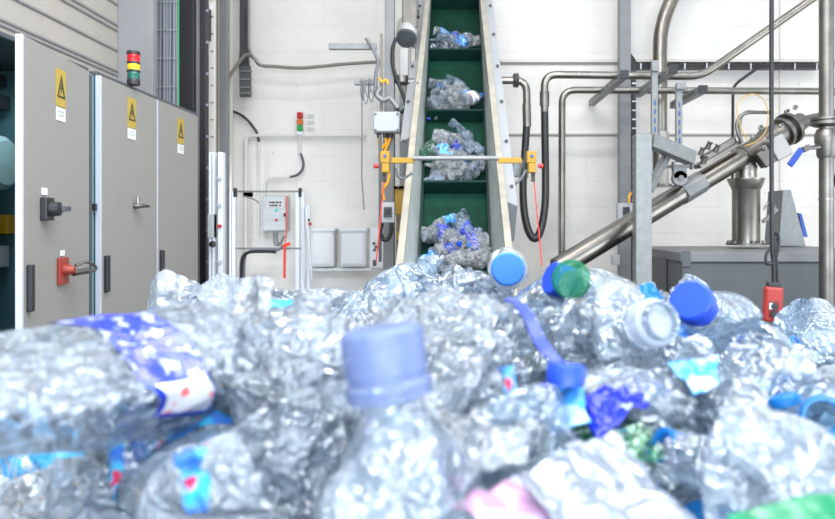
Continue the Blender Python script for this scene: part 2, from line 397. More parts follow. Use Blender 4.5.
trunk('steel_column', 219.5, 227, 5.9, 0, 4.2, M_grey, 'grey square steel column near the corner of the room', 'column', .07)
trunk('corner_post', 228, 232, 6.3, 0, 4.2, M_trim, 'thin cream post behind the grey steel column', 'post', .03)
# lower machine frame in front of the wall: tall white posts by the cabinet end
t = thing('white_lift_frame', 'tall white frame post with black box beside the cabinet end', 'machine frame', (xz(215, 4.6), 4.6, 0))
for pa, pb in ((208.5, 211), (212, 214), (217.5, 222.5)):
    MB().b2((xz(pa, 4.6), 4.6, 0), (xz(pb, 4.6), 4.66, CH + (VY - 152) / F * 4.6)).build('post', M_whitel, t, bevel=.004)
MB().b2((xz(208, 4.6), 4.59, CH + (VY - 238) / F * 4.6), (xz(214, 4.6), 4.65, CH + (VY - 214) / F * 4.6)).build('bracket_box', M_lgrey, t, bevel=.003)
MB().lathe([(0, .02), (.03, .022), (.05, .012)], P(212, 244, 4.57), (0.6, -1, 0), 16).build('black_knob', M_dark, t, smooth=True)
for k, py in enumerate((178, 205, 226, 262)):
    MB().box(P(219.5, py, 4.59), (.028, .012, .02)).build('clamp', M_red if k == 2 else M_alu, t)
# safety gate frame: posts, rails, control box
Zg = 6.1
g = thing('guard_gate', 'white aluminium guard gate with black post caps and two cross rails', 'guard gate', P(267, 0, Zg) * 1.0)
g['_o'] = (xz(267, Zg), Zg, 0); g.location = (xz(267, Zg), Zg, 0)
for pa, pb in ((227.5, 231), (232, 235.5), (295.5, 299.5), (301, 304.5)):
    MB().b2((xz(pa, Zg), Zg, 0), (xz(pb, Zg), Zg + .04, CH + (VY - 192) / F * Zg)).build('post', M_whitel, g, bevel=.004)
for pa in (234.2, 299.3):
    MB().b2((xz(pa - .8, Zg), Zg - .01, CH + (VY - 197) / F * Zg), (xz(pa + 2.2, Zg), Zg + .03, CH + (VY - 188) / F * Zg)).build('post_cap', M_dark, g, bevel=.004, label='black post cap')
for py in (191.5, 248.5):
    MB().b2((xz(236, Zg), Zg, CH + (VY - py - .9) / F * Zg), (xz(301, Zg), Zg + .02, CH + (VY - py + .9) / F * Zg)).build('cross_rail', M_galv, g)
MB().b2((xz(307, Zg), Zg, 0), (xz(310, Zg), Zg + .03, CH + (VY - 205) / F * Zg)).build('post', M_whitel, g, bevel=.003)
m = MB()
for a, b in (((303, 206), (304.5, 280)), ((306, 206), (312, 280))): m.bar(P(*a, Zg - .03), P(*b, Zg - .03), .015)
m.build('brace', M_alu, g)
for k, (px, py) in enumerate(((308, 220), (310, 224))):
    MB().box(P(px, py, Zg - .03), (.03, .01, .025)).build('latch', [M_dark, M_red][k], g)
# white tall mirror-like slats left of gate
m = MB()
t = thing('electrical_box', 'pale grey wall control box with a green and a red button', 'control box', P(274, 232, 6.34), )
m = MB().b2(P(262.5, 231.5, 6.34), P(286.5, 195.5, 6.34) + Vector((0, .14, 0))); m.build('box_body', M_lgrey, t, bevel=.008)
MB().b2(P(263.5, 230.5, 6.34), P(285.5, 196.5, 6.34) - Vector((0, .012, 0))).build('box_door', mat('pale_grey', (.56, .58, .59), .4), t, bevel=.004)
lb = MB().b2(P(267.5, 207.5, 6.325), P(284, 199.8, 6.322)).build('name_plate', M_paper, t)
m = MB()
for row, (py, cuts) in enumerate(((203.2, (269, 271.3, 273, 275.5, 277.5, 280)), (206.3, (269.5, 272, 274, 276, 279.3)))):
    for i in range(len(cuts)):
        m.b2(P(cuts[i], py, 6.32), P(cuts[i] + 1.5, py - 1.7, 6.318))
m.build('plate_text', M_ink, lb)
MB().lathe([(0, .012), (.012, .011)], P(276.3, 210.3, 6.328), (0, -1, 0), 16).build('green_button', mat('button_green', (.0, .45, .32), .3, emit=.3), t, label='green push button')
MB().lathe([(0, .012), (.012, .011)], P(276.3, 220, 6.328), (0, -1, 0), 16).build('red_button', M_red, t, label='red push button')
MB().b2(P(284.6, 216.5, 6.32), P(286, 213.2, 6.28)).build('lock', M_dark, t)
t2 = tag(MB().tube(fillet([P(286.5, 196, 6.0), P(286.3, 230, 6.0), P(285, 243, 6.0), P(284.5, 275, 6.0)], .03), .005, 8).build('red_strap', M_cord, smooth=True), 'thin red strap hanging beside the pale control box', 'strap')
MB().tube([P(284.6, 248, 6.0), P(284.4, 278, 6.0)], .012, 8).build('strap_tail', M_cord, t2, smooth=True)
MB().bar(P(283, 246.5, 5.99), P(290, 243.5, 5.99), .012, .03).build('strap_tab', M_cord, t2)
m = MB()
for i, (a, b, c, d) in enumerate((((274, 232), (274.5, 243), (279, 245), (283, 240)), ((277, 232), (277, 241), (280, 243), (284, 236)))):
    m.tube(sm([P(*q, 6.28) for q in (a, b, c, d)]), .010, 8)
m.build('cable_tail', M_cable, t, smooth=True)
tag(MB().tube(sm([P(276, 252, 6.05), P(262, 251.5, 6.05), (P(247, 253, 6.05)), P(241.5, 262, 6.05), P(241, 290, 6.05)]), .014, 10).build('cable', M_black, smooth=True), 'thick black cable bending down under the control box', 'cable')
tag(MB().tube(sm([P(283, 245, 6.07), P(278, 250, 6.07), P(266, 249.5, 6.07), P(250, 251, 6.07), P(244.5, 260, 6.07), P(244, 290, 6.07)]), .011, 10).build('cable', M_cable, smooth=True), 'grey cable running next to the thick black one under the control box', 'cable')
t = tag(MB().b2(P(243, 197, 6.05), P(253, 192.5, 6.05)).build('cable_clamp', M_lgrey, bevel=.003), 'small grey clamp with two wire ends on the gate top rail', 'clamp')
MB().tube(sm([P(243, 196, 6.0), P(250, 198, 6.0), P(257, 201, 6.0), P(258, 203.5, 6.0)]), .006, 8).build('wire_end', M_cable, t, smooth=True)

# white lidded wall boxes
def wbox(pxa, pxb, label):
    t = thing('wall_box', label, 'wall box', P((pxa + pxb) / 2, 267, 6.3), 'white wall boxes')
    MB().b2(P(pxa, 267, 6.3), P(pxb, 229, 6.3) + Vector((0, .2, 0))).build('box_body', M_white, t, bevel=.02)
    MB().b2(P(pxa - 1, 232, 6.28), P(pxb + 1, 228, 6.28) + Vector((0, .2, 0))).build('lid', M_white, t, bevel=.012)
    MB().b2(P(pxa + 3, 264, 6.3), P(pxb - 3, 234, 6.29)).build('recess_panel', M_white, t, bevel=.004)
wbox(310.5, 334, 'white lidded wall box standing next to the guard gate')
wbox(340, 366, 'white lidded wall box between another one and the white info panel')
t = tag(MB().b2(P(370, 268, 6.2), P(384, 228, 6.2) + Vector((0, .1, 0))).build('info_panel', M_white, bevel=.01), 'white panel with dark diamond stickers beside the grey beam', 'panel')
for i, (px, py) in enumerate(((374, 243.5), (378, 247), (374.5, 250), (380, 250), (376, 247))):
    MB().prism([P(px - 1.9, py, 6.19), P(px, py + 2, 6.19), P(px + 1.9, py, 6.19), P(px, py - 2, 6.19)], (0, 0, 0), (0, .004, 0)).build('diamond_sticker', M_mach, t)
tag(MB().b2(P(306, 271, 6.35), P(372, 268, 6.35) + Vector((0, .1, 0))).build('wall_ledge', M_white, bevel=.004), 'narrow white ledge under the two lidded wall boxes', 'ledge')

# wall signal light with labels, conduits, cables
Zw = 6.44
t = thing('wall_signal_light', 'small red, orange and green signal light on the white wall', 'signal light', P(300, 132, Zw))
for nm, a, b, m_ in (('red_lens', 112, 119, mat('lens_red2', (.40, .01, .01), .3, emit=.05)), ('orange_lens', 119, 125, mat('lens_orange', (.55, .12, .01), .3, emit=.05)), ('green_lens', 125, 131.5, mat('lens_green2', (.01, .28, .05), .3, emit=.05))):
    MB().b2(P(298, b, Zw), P(302.2, a, Zw - .05)).build(nm, m_, t, bevel=.004, label=nm.replace('_', ' '))
MB().b2(P(297.6, 135, Zw), P(302.6, 131.5, Zw - .04)).build('socket', M_white, t)
m = MB(); m2 = MB()
for i, py in enumerate((115.5, 121.8, 128.3)):
    s = tag(MB().b2(P(307, py + 1.9, Zw + .05), P(315, py - 1.9, Zw + .045)).build('wall_label', M_paper), ['topmost', 'middle', 'lowest'][i] + ' of the three small white labels beside the wall signal light', 'label', 'labels by the wall signal light')
    m = MB()
    for k in range(3): m.b2(P(308 + k * 2.1, py + .8, Zw + .044), P(309.6 + k * 2.1, py - .8, Zw + .042))
    m.build('label_text', M_lgrey, s)
def pipe(name, pts, r, m_, label, cat, Z=Zw, fil=.06, smt=False, n=10):
    pp = [P(*q, Z) if len(q) == 2 else P(*q) for q in pts]
    return tag(MB().tube(sm(pp) if smt else fillet(pp, fil), r, n).build(name, m_, smooth=True), label, cat)
pipe('conduit', [(300, 135), (300, 154)], .012, M_trim, 'short pale conduit under the wall signal light', 'conduit')
pipe('cable', [(300, 153), (302, 157), (303.5, 164), (302, 170), (297, 175), (290, 177)], .011, M_mach, 'short dark cable hooking down below the wall signal light', 'cable', smt=True)
pipe('conduit', [(290, 177), (266, 178), (264, 197)], .012, M_trim, 'thin pale conduit bending into the top of the control box', 'conduit')
pipe('cable', [(228, 110), (236, 112.5), (244, 117), (251, 124), (257, 133), (259, 142)], .012, M_dark, 'black cable curving down the wall near the grey corner column', 'cable', smt=True)
pipe('conduit', [(259, 142), (259, 240)], .012, M_trim, 'long vertical pale conduit below the black curved cable', 'conduit')
pipe('conduit', [(246, 250), (246, 138), (250, 135.5), (366, 135.5)], .018, M_trim, 'long cream conduit turning along the wall below the signal light', 'conduit', fil=.1)
pipe('hose', [(228, 78), (238, 64), (246, 55), (254, 58), (260, 65), (275, 66.5), (298, 68), (320, 66.5), (345, 64), (376, 62)], .015, M_brown, 'sagging brown grey hose strung across the wall', 'hose', smt=True, Z=6.2)
pipe('cable', [(249, 0), (249, 50), (256, 61), (262, 66)], .011, M_pil, 'light cable dropping from above to meet the sagging hose', 'cable', Z=6.15)
t = thing('cable_end_comb', 'dark cable bundle ending in a grey terminal comb on the wall', 'cable bundle', P(244, 99, 6.2))
m = MB()
for i in range(6): m.tube([P(241 + i * 1.3, -60, 6.3), P(241 + i * 1.3, 45, 6.3), P(240 + i * 1.7, 68, 6.3)], .012, 8)
m.build('bundle', M_dark, t, smooth=True)
m = MB()
for i in range(5):
    m.bar(P(240.2 + i * 2.4, 66, 6.25), P(241 + i * 2.3, 97, 6.25), .018)
m.build('comb_teeth', mat('comb_grey', (.09, .095, .09), .5), t)
m = MB()
for py in (72, 80, 88, 94): m.b2(P(239.5, py, 6.24), P(252, py - 1.6, 6.23))
m.build('comb_bars', M_galv, t)
tag(MB().tube([P(362, 81, 4.96), P(362, 140, 4.96), P(361.7, 175, 4.96), P(364, 210, 4.96)], .005, 8).build('hanging_cord', M_brown, smooth=True), 'thin grey cord hanging straight down in front of the white wall', 'cord')

# column beside the conveyor and equipment on it
t = thing('steel_column', 'grey steel column standing next to the conveyor', 'column', (xz(389, 5.02), 5.02, 0))
MB().b2((xz(384, 5.02), 5.02, 0), (xz(394, 5.02), 5.12, 4.2)).build('column_shaft', M_grey, t, bevel=.004)
MB().b2((xz(384.2, 5.02), 5.00, 0), (xz(385.4, 5.02), 5.02, 4.2)).build('column_flange', M_galv, t)
tag(MB().b2(P(328.5, 49, 4.97), P(376, 43, 4.97) + Vector((0, .04, 0))).build('steel_bracket', M_galv, bevel=.003), 'long horizontal grey arm reaching out from the steel column', 'support arm')
t = tag(MB().b2(P(354, 84.5, 4.97), P(377, 80, 4.97) + Vector((0, .04, 0))).build('steel_bracket', M_galv, bevel=.003), 'short grey arm with thin wires looped over it', 'support arm')
m = MB()
for i, (a, w_, d_) in enumerate(((361, 3, 20), (363.5, 5, 24), (366, 4, 17), (369, 5, 22), (371, 6, 14))):
    m.tube(sm([P(a, 79, 4.94), P(a - .5, 80 + d_ * .6, 4.94), P(a + w_ * .5, 80 + d_, 4.94), P(a + w_, 80 + d_ * .6, 4.94), P(a + w_, 79, 4.94)]), .004, 6)
m.build('wire_loops', M_cable, t, smooth=True)
tag(MB().b2(P(379.7, 112, 4.95), P(382.5, 33, 4.95) + Vector((0, .03, 0))).build('cable_rail', M_brown, bevel=.002), 'thin dark brown vertical rail in front of the steel column', 'rail')
pipe('cable', [(366, 38), (372, 47), (376, 55), (378, 63), (376, 75), (375, 92)], .013, M_cable, 'grey cable arching from the long arm down to the junction box', 'cable', Z=4.93, smt=True)
pipe('cable', [(380, 88), (377, 95), (383, 100), (389, 98), (394, 103), (398, 108)], .020, M_galv, 'grey coiled cable lump above the junction box', 'cable', Z=4.9, smt=True)
pipe('cable', [(379, 78), (382, 82), (386, 80), (388, 84)], .010, M_org, 'short orange cable piece by the brown rail', 'cable', Z=4.92, smt=True)
# gear motor
Zm = 5.3
t = thing('gear_motor', 'silver gear motor with a round dark fan grille beside the conveyor top', 'motor', P(406.5, 40, Zm))
c = P(406.5, 38.5, Zm)
MB().lathe([(0, .075), (.01, .08), (.18, .08), (.19, .06)], c + Vector((0, -.0, .01)), (0, .75, .75), 28).build('motor_body', mat('cast_alu', (.62, .62, .60), .4, .6), t, smooth=True)
MB().lathe([(0, .055), (.0, .072), (.02, .078), (.025, .078)], c + Vector((0, -.024, -.014)), (0, .75, .75), 28).build('fan_grille', M_mach, t, smooth=True)
MB().b2(P(402, 27, Zm), P(417, -30, Zm) + Vector((0, .12, 0))).build('gearbox', mat('dirty_alu', (.25, .23, .20), .5, .3, var=.3, vscale=25), t, bevel=.01)
MB().box(P(417, 14, Zm + .05), (.035, .08, .05)).build('cable_gland', M_dark, t)
trunk('conveyor_leg', 399.5, 408, 5.2, 0, CH + (VY - 48) / F * 5.2, mat('post_grey', (.44, .43, .41), .45), 'light grey post below the gear motor', 'post', .06)
trunk('conveyor_leg', 410.5, 415.5, 5.25, 0, CH + (VY - 48) / F * 5.25, M_steel2, 'thin brown grey post squeezed between gear motor and conveyor guard', 'post', .04)
t = tag(MB().tube([P(399, 82, 5.1), P(420, 82, 5.1)], .026, 16).build('pipe_stub', M_steel2, smooth=True), 'short steel pipe stub joining the light grey post to the conveyor', 'pipe')
MB().lathe([(0, .05), (.05, .05)], P(401.5, 76, 5.08), (0, 0, -1), 20).build('pipe_clamp', M_steel2, t, smooth=True)
pipe('cable', [(396, 38), (392.5, 50), (393, 66), (397, 80), (403, 95), (406, 106), (402, 112), (396, 108)], .013, M_black, 'black cable curving down from the gear motor', 'cable', Z=5.0, smt=True)
pipe('cable', [(418, 82), (415, 95), (408, 104), (400, 110)], .008, M_cable, 'thin grey cable slanting from the pipe stub', 'cable', Z=4.95, smt=True)
# junction box
t = thing('junction_box', 'grey junction box with yellow cables leaving its underside', 'junction box', P(387, 133, 4.9))
MB().b2(P(373, 132.5, 4.9), P(400, 111.5, 4.9) + Vector((0, .09, 0))).build('box_body', mat('jb_grey', (.40, .43, .45), .45), t, bevel=.006)
MB().b2(P(374, 131.5, 4.9), P(399, 112.5, 4.88)).build('lid', mat('jb_lid', (.45, .48, .50), .4), t, bevel=.004)
for (px, py) in ((375.5, 114), (397.5, 114), (375.5, 130), (397.5, 130)):
    MB().lathe([(0, .008), (.006, .008)], P(px, py, 4.88), (0, -1, 0), 12).build('screw', M_mach, t)
for i, px in enumerate((379, 385, 390.5)):
    MB().lathe([(0, .017), (.035, .014)], P(px, 133, 4.94), (0, 0, -1), 14).build('cable_gland', M_dark, t, smooth=True)
    MB().tube(sm([P(px, 137, 4.94), P(px + [0, 1, -2][i], 143, 4.94), P(px + [1, -4, -5][i], 150, 4.94), P([379, 381, 383][i], 158, 4.94)]), .010, 8).build('yellow_cable', M_org, t, smooth=True, label='yellow cable')
# lower grey beam, switch box, yellow post
tag(MB().b2(P(383, 270, 4.975) + Vector((0, 0, -1)), P(394, 133, 4.975) + Vector((0, .03, 0))).build('lower_beam', M_grey, bevel=.004), 'dark grey beam behind the small rocker switch box', 'beam')
t = thing('yellow_post_box', 'ochre yellow housing beside the conveyor guard', 'machine housing', (xz(402, 4.95), 4.95, 0))
MB().b2(P(394.5, 215, 4.95), P(412, 186, 4.95) + Vector((0, .1, 0))).build('housing', M_yel2, t, bevel=.008)
MB().b2(P(396, 300, 4.95), P(411, 215, 4.97) + Vector((0, .08, 0))).build('lower_housing', M_wood, t, bevel=.004)
MB().b2(P(393.5, 189, 4.93), P(412, 186, 4.93)).build('top_lip', M_yel, t)
MB().b2(P(396.5, 240, 4.94), P(404, 232, 4.93)).build('hatch', M_yel2, t)
t = thing('switch_box', 'small pale switch box with a black rocker beneath the yellow bracket', 'switch', P(388, 223, 4.6))
MB().b2(P(381.5, 222.5, 4.6), P(394.5, 202.5, 4.6) + Vector((0, .06, 0))).build('box_body', M_lgrey, t, bevel=.005)
MB().b2(P(384, 217, 4.6), P(391.5, 207, 4.58)).build('rocker_frame', M_dark, t, bevel=.003)
MB().lathe([(0, .016), (.02, .014)], P(387.8, 211.5, 4.58), (0, -1, 0), 16).build('knob', M_black, t, smooth=True)
MB().tube(sm([P(382, 223, 4.62), P(380.5, 232, 4.62), P(383, 239, 4.62), P(388, 239, 4.62), P(391, 232, 4.62), P(391, 223, 4.62)]), .014, 10).build('cable_loop', M_black, t, smooth=True)
pipe('cable', [(386, 165), (389, 172), (388, 182), (383, 190), (384, 200)], .010, M_org, 'yellow cable curling between bracket and switch box', 'cable', Z=4.7, smt=True)
tag(MB().b2(P(378.5, 262, 4.75), P(381.5, 135, 4.75) + Vector((0, .02, 0))).build('cable_rail', M_mach, bevel=.002), 'slim dark rail running down behind the red pull cord', 'rail')
MB_ = None

# ------------------------------------------------------------------ conveyor
def hb(Z): return .197 + 1.1 * (Z - 4.6)
def belt(x, Z, off=0.0):                # a point of the belt plane, lifted off along its normal
    n = Vector((0, -.74, .673)); return Vector((x, Z, CH + hb(Z))) + n * off
Z0, Z1 = 3.35, 6.42
cv = thing('inclined_conveyor', 'steep green belt conveyor with cleats and cream side rails', 'conveyor', (0, 4.6, 0))
def hw(Z): return .194 + (4.6 - Z) * .004
m = MB(); zs = np.linspace(Z0, Z1, 30)
vs = []; fs = []
for z in zs: vs += [belt(-.215, z), belt(.215, z), belt(-.215, z, -.03), belt(.215, z, -.03)]
for i in range(len(zs) - 1):
    a = i * 4; fs += [(a, a + 1, a + 5, a + 4), (a + 2, a + 6, a + 7, a + 3), (a, a + 4, a + 6, a + 2), (a + 1, a + 3, a + 7, a + 5)]
m.add(vs, fs); m.build('belt', M_belt, cv)
cleatZ = [3.60, 4.10, 4.60, 5.09, 5.60, 6.12]
for z in cleatZ:
    m = MB(); m.prism([belt(-.205, z - .012), belt(.205, z - .012), belt(.205, z - .012, .11), belt(-.205, z - .012, .11)], (0, 0, 0), Vector((0, .673, .74)) * .018)
    m.build('cleat', M_cleat, cv, bevel=.004)
def sx(Z): return .225 + (5.82 - Z) * (.30 - .225) / (5.82 - 4.075)
for s, nm in ((-1, 'side_guard'), (1, 'side_guard')):
    m = MB(); vs = []; fs = []
    for z in zs:
        a = belt(s * .205, z, -.02); b = belt(s * sx(z), z, .25); o_ = Vector((s * .008, 0, 0)); vs += [a, b, b + o_, a + o_]
    for i in range(len(zs) - 1):
        k = i * 4
        for j in range(4): fs.append((k + j, k + (j + 1) % 4, k + 4 + (j + 1) % 4, k + 4 + j))
    m.add(vs, fs); m.build(nm, M_guard, cv, label='grey sheet side guard')
    m = MB(); m.bar(belt(s * (sx(Z0) + .004), Z0, .25), belt(s * (sx(Z1) + .004), Z1, .25), .042, .035, up=(0, -.74, .673)); m.build('side_rail', M_cream, cv, bevel=.004, label='worn cream side rail')
    # green skirt strip at the belt edge
    m = MB(); m.bar(belt(s * .209, Z0, .03), belt(s * .209, Z1, .03), .012, .06, up=(0, -.74, .673)); m.build('edge_skirt', M_cleat, cv)
    # outer flange plate
    m = MB(); vs = []; fs = []
    for z in ((4.8 if s < 0 else 4.4), Z1):
        m_ = sx(z)
        vs += [belt(s * (m_ + .02), z, .22), belt(s * (m_ + .095), z, .18), belt(s * (m_ + .095), z, -.15), belt(s * (m_ + .02), z, -.15)]
    m.add(vs, [(0, 1, 5, 4), (1, 2, 6, 5), (2, 3, 7, 6), (3, 0, 4, 7), (0, 3, 2, 1), (4, 5, 6, 7)]); m.build('outer_beam', mat('outer_beam_grey', (.36, .37, .385), .45), cv, label='galvanised outer beam')
    for z in np.linspace(4.5, 6.2, 7):
        MB().lathe([(0, .012), (.012, .010)], belt(s * (sx(z) + .07), z, .2), (0, -.74, .673), 10).build('bolt', M_steel2, cv)
MB().b2((-.22, 5.0, 0), (-.16, 5.06, 1.55)).build('leg', M_grey, cv); MB().b2((.16, 5.0, 0), (.22, 5.06, 1.55)).build('leg', M_grey, cv)
# cross bar with yellow emergency brackets
Zb = 3.98
t = tag(MB().tube([P(413, 158.2, Zb), P(498.5, 158.2, Zb)], .013, 14).build('cross_bar', M_galv, smooth=True), 'thin grey bar crossing over the conveyor between yellow brackets', 'bar')
for s, (pa, pb, pc) in enumerate(((391, 414, 385), (498, 522, 532))):
    t = thing('pull_switch_bracket', ['yellow pull cord switch bracket on the conveyor side with the gear motor', 'yellow pull cord switch bracket on the conveyor side with the black hose'][s], 'pull switch', P(pc, 172, Zb), 'yellow pull cord brackets')
    MB().b2(P(pa, 163, Zb), P(pb, 157.5, Zb) + Vector((0, .03, 0))).build('arm', M_yel, t, bevel=.003)
    MB().b2(P(pc - 5, 163, Zb - .02), P(pc + 4.5, 151, Zb - .02) + Vector((0, .07, 0))).build('head', M_yel, t, bevel=.005)
    MB().b2(P(pc - 3.5, 172.5, Zb - .02), P(pc + 4, 163, Zb - .02) + Vector((0, .07, 0))).build('neck', M_yel, t, bevel=.005)
    MB().lathe([(0, .009), (.008, .008)], P(pc, 156, Zb - .02), (0, -1, 0), 12).build('bolt', M_bluep, t)
    e = -1 if s == 0 else 1
    MB().lathe([(0, .012), (.025, .014), (.03, .010)], P(pc + e * 6, 166, Zb + .01), (e, 0, 0), 14).build('reset_button', M_red, t, smooth=True, label='red button')
    m = MB()
    for k in range(4): m.lathe([(0, .010), (.005, .014), (.012, .010)], P(pc - 1 + 2 * s, 172.5 + k * 2.3, Zb), (0, 0, -1), 10)
    m.build('cord_eye', M_crm, t, smooth=True)
    cd = tag(MB().tube([P(pc - 1 + s * 3, 181, Zb), P(*((376, 264) if s == 0 else (542, 266)), Zb)], .0036, 8).build('red_rope', M_cord, smooth=True), ['red pull cord hanging by the small switch box', 'red pull cord hanging in front of the black hose loop'][s], 'pull cord', 'red pull cords')
tag(MB().box(P(374.6, 263, Zb), (.02, .02, .035)).build('cord_knot', M_dark), 'small dark knot at the lower end of the red pull cord', 'knot')
pipe('cable', [(396, 168), (398, 176), (404, 178), (412, 173)], .008, M_cable, 'thin grey cable looping under the yellow arm', 'cable', Z=4.1, smt=True)
# yellow bit, grey can and cable right of the conveyor
tag(MB().lathe([(0, .05), (.12, .055), (.13, .03)], P(513, 176, 5.0), (0.2, 0, 1), 20).build('sensor_housing', M_galv, smooth=True), 'dull silver sensor can behind the yellow bracket arm', 'sensor')
pipe('cable', [(505, 184), (512, 185), (520, 180), (526, 170)], .010, M_cable, 'grey cable hanging under the silver sensor can', 'cable', Z=4.6, smt=True)

# ------------------------------------------------------------------ pipes on the right
Zp = 5.4
t = thing('hose_pipe', 'steel pipe elbow with flange feeding the black hose loop', 'pipe', P(516, 80, Zp))
MB().tube(fillet([P(497, 80.5, Zp), P(526.5, 80.5, Zp), P(527, 124, Zp)], .09, 10), .029, 18).build('elbow', M_steel, t, smooth=True)
MB().lathe([(0, .045), (.012, .06), (.022, .05), (.034, .06), (.045, .045)], P(513, 80.5, Zp), (1, 0, 0), 24).build('flange', M_steel2, t, smooth=True)
MB().tube([P(526.5, 104, Zp), P(527, 127, Zp)], .033, 18).build('hose_coupling', M_steel, t, smooth=True)
hp = tag(MB().tube(sm([P(526.8, 124, Zp), P(525, 150, Zp), (P(523, 180, Zp - .05)), P(524, 210, Zp - .12), P(528.5, 231, Zp - .2), P(535, 238.5, Zp - .22), P(541, 229, Zp - .2), P(545, 205, Zp - .1), P(545.5, 175, Zp), P(545, 140, Zp), P(544.5, 106, Zp)], 10), .029, 18).build('hose', M_black, smooth=True), 'thick black rubber hose hanging in a deep loop', 'hose')
t = thing('steam_pipe', 'stainless pipe running along strut tops then slanting up to the roof', 'pipe', P(600, 73, Zp))
MB().tube(fillet([P(544.5, 112, Zp), P(544.5, 74.5, Zp), P(701, 76.5, Zp), P(835, -17, Zp)], .10, 10), .030, 18).build('pipe_run', M_steel, t, smooth=True)
MB().lathe([(0, .037), (.11, .037)], P(544.5, 106, Zp), (0, 0, 1), 20).build('hose_coupling', M_steel2, t, smooth=True)
t = thing('water_pipe', 'stainless pipe rising from the heap and turning along the wall', 'pipe', P(600, 88, 5.95))
MB().tube(fillet([P(561.5, 300, 5.95), P(562, 90, 5.95), P(860, 91.5, 5.95)], .12, 10), .030, 18).build('pipe_run', M_steel, t, smooth=True)
t = thing('riser_pipe', 'large stainless riser pipe bending away at the top near the grey column', 'pipe', P(660, 200, 6.2))
MB().tube(sm([P(660, 185, 6.2), P(660, 130, 6.2), P(660, 70, 6.2), P(660, 48, 6.2), P(661.5, 30, 6.2), P(668, 8, 6.2), P(680, -15, 6.2), P(705, -40, 6.2)]), .062, 24).build('pipe_run', M_steel, t, smooth=True)
MB().tube([P(661, 186, 6.2), P(661, 132, 6.2)], .066, 24).build('lower_sleeve', mat('sleeve', (.50, .47, .44), .5, .5, var=.2, vscale=9), t, smooth=True)
MB().lathe([(0, .10), (.025, .10)], P(661, 187, 6.2), (0, 0, 1), 28).build('flange', M_steel2, t, smooth=True)
# column with black chain
t = thing('steel_column', 'grey steel column behind the pipe struts', 'column', (xz(626, 6.2), 6.2, 0))
MB().b2((xz(620, 6.2), 6.2, 0), (xz(631, 6.2), 6.3, 4.2)).build('column_shaft', M_grey, t, bevel=.004)
m = MB(); m.b2((xz(632, 6.25), 6.25, 0), (xz(636, 6.25), 6.29, CH + (VY - 66) / F * 6.25)); m.build('cable_strip', M_black, t)
m = MB()
for py in range(75, 230, 9): m.b2(P(632, py, 6.245), P(636.5, py - 1.4, 6.24))
m.build('strip_clips', M_alu, t)
# cable tray
t = thing('cable_tray', 'black cable tray running high along the back wall', 'cable tray', P(730, 66, 6.35))
MB().b2(P(631, 68, 6.35), P(822, 64, 6.35) + Vector((0, .1, 0))).build('tray', M_black, t)
MB().b2(P(631, 63.6, 6.34), P(822, 62, 6.34)).build('tray_edge', M_trim, t)
m = MB()
for px in range(640, 820, 22): m.b2(P(px, 69.5, 6.34), P(px + 1.5, 63, 6.33))
m.build('tray_clips', M_alu, t)
MB().prism([P(631, 53, 6.33), P(636, 60, 6.33), P(637, 68, 6.33), P(631, 68, 6.33)], (0, 0, 0), (0, .08, 0)).build('tray_end', M_black, t)
pipe('cable', [(765, 64), (755, 70), (738, 82), (733, 88), (732.5, 180)], .013, M_black, 'black cable dropping from the tray towards the flap valve', 'cable', Z=6.3, smt=False, fil=.1)
pipe('conduit', [(757, 112), (745, 111), (740, 120), (739, 170)], .012, M_galv, 'thin grey conduit bending down behind the auger head', 'conduit', Z=6.1)
# struts
def strut(label, cx, py, Zn, Zf):
    t = thing('channel_strut', label, 'strut', P(cx, py, Zn), 'galvanised channel struts')
    a = P(cx, py, Zn); MB().b2((a.x - .028, Zn, a.z - .028), (a.x + .028, Zf, a.z + .028)).build('channel', M_galv, t, bevel=.003)
    MB().b2((a.x - .031, Zn - .012, a.z - .031), (a.x + .031, Zn + .01, a.z + .031)).build('end_cap', M_dark, t, bevel=.003, label='black plastic end cap')
    m = MB()
    for k in range(7):
        y = Zn + .1 + k * (Zf - Zn - .15) / 7; m.b2((a.x - .0295, y, a.z - .008), (a.x - .028, y + .07, a.z + .008))
    m.build('slots', M_mach, t)
    return a
strut('galvanised pipe strut in front of the grey column', 624.5, 74.5, 5.2, 6.45)
strut('galvanised pipe strut crossing the big riser pipe', 673, 69.5, 5.1, 6.1)
strut('galvanised pipe strut below the bend of the slanting pipe', 703, 89.5, 5.1, 5.8)
t = thing('strut_post', 'slotted galvanised post rising from the frame, next to the riser pipe', 'post', P(655, 140, 5.15))
MB().b2(P(652, 150, 5.15), P(658, 62, 5.15) + Vector((0, .04, 0))).build('channel', M_galv, t, bevel=.003)
m = MB()
for py in range(100, 140, 9): m.b2(P(654.3, py + 5, 5.149), P(655.7, py, 5.145))
m.build('slots', M_bluep, t)
MB().box(P(655, 66, 5.14), (.05, .03, .08)).build('clamp', M_galv, t, bevel=.004)
t = thing('strut_post', 'slotted galvanised post rising from the frame arm, under the third strut', 'post', P(679, 150, 5.1))
MB().b2(P(676.5, 162, 5.1), P(682.5, 84, 5.1) + Vector((0, .04, 0))).build('channel', M_galv, t, bevel=.003)
m = MB()
for py in range(102, 146, 9): m.b2(P(678.8, py + 5, 5.099), P(680.2, py, 5.095))
m.build('slots', M_bluep, t)
MB().box(P(681, 86, 5.08), (.07, .03, .05)).build('clamp', M_galv, t, bevel=.004)
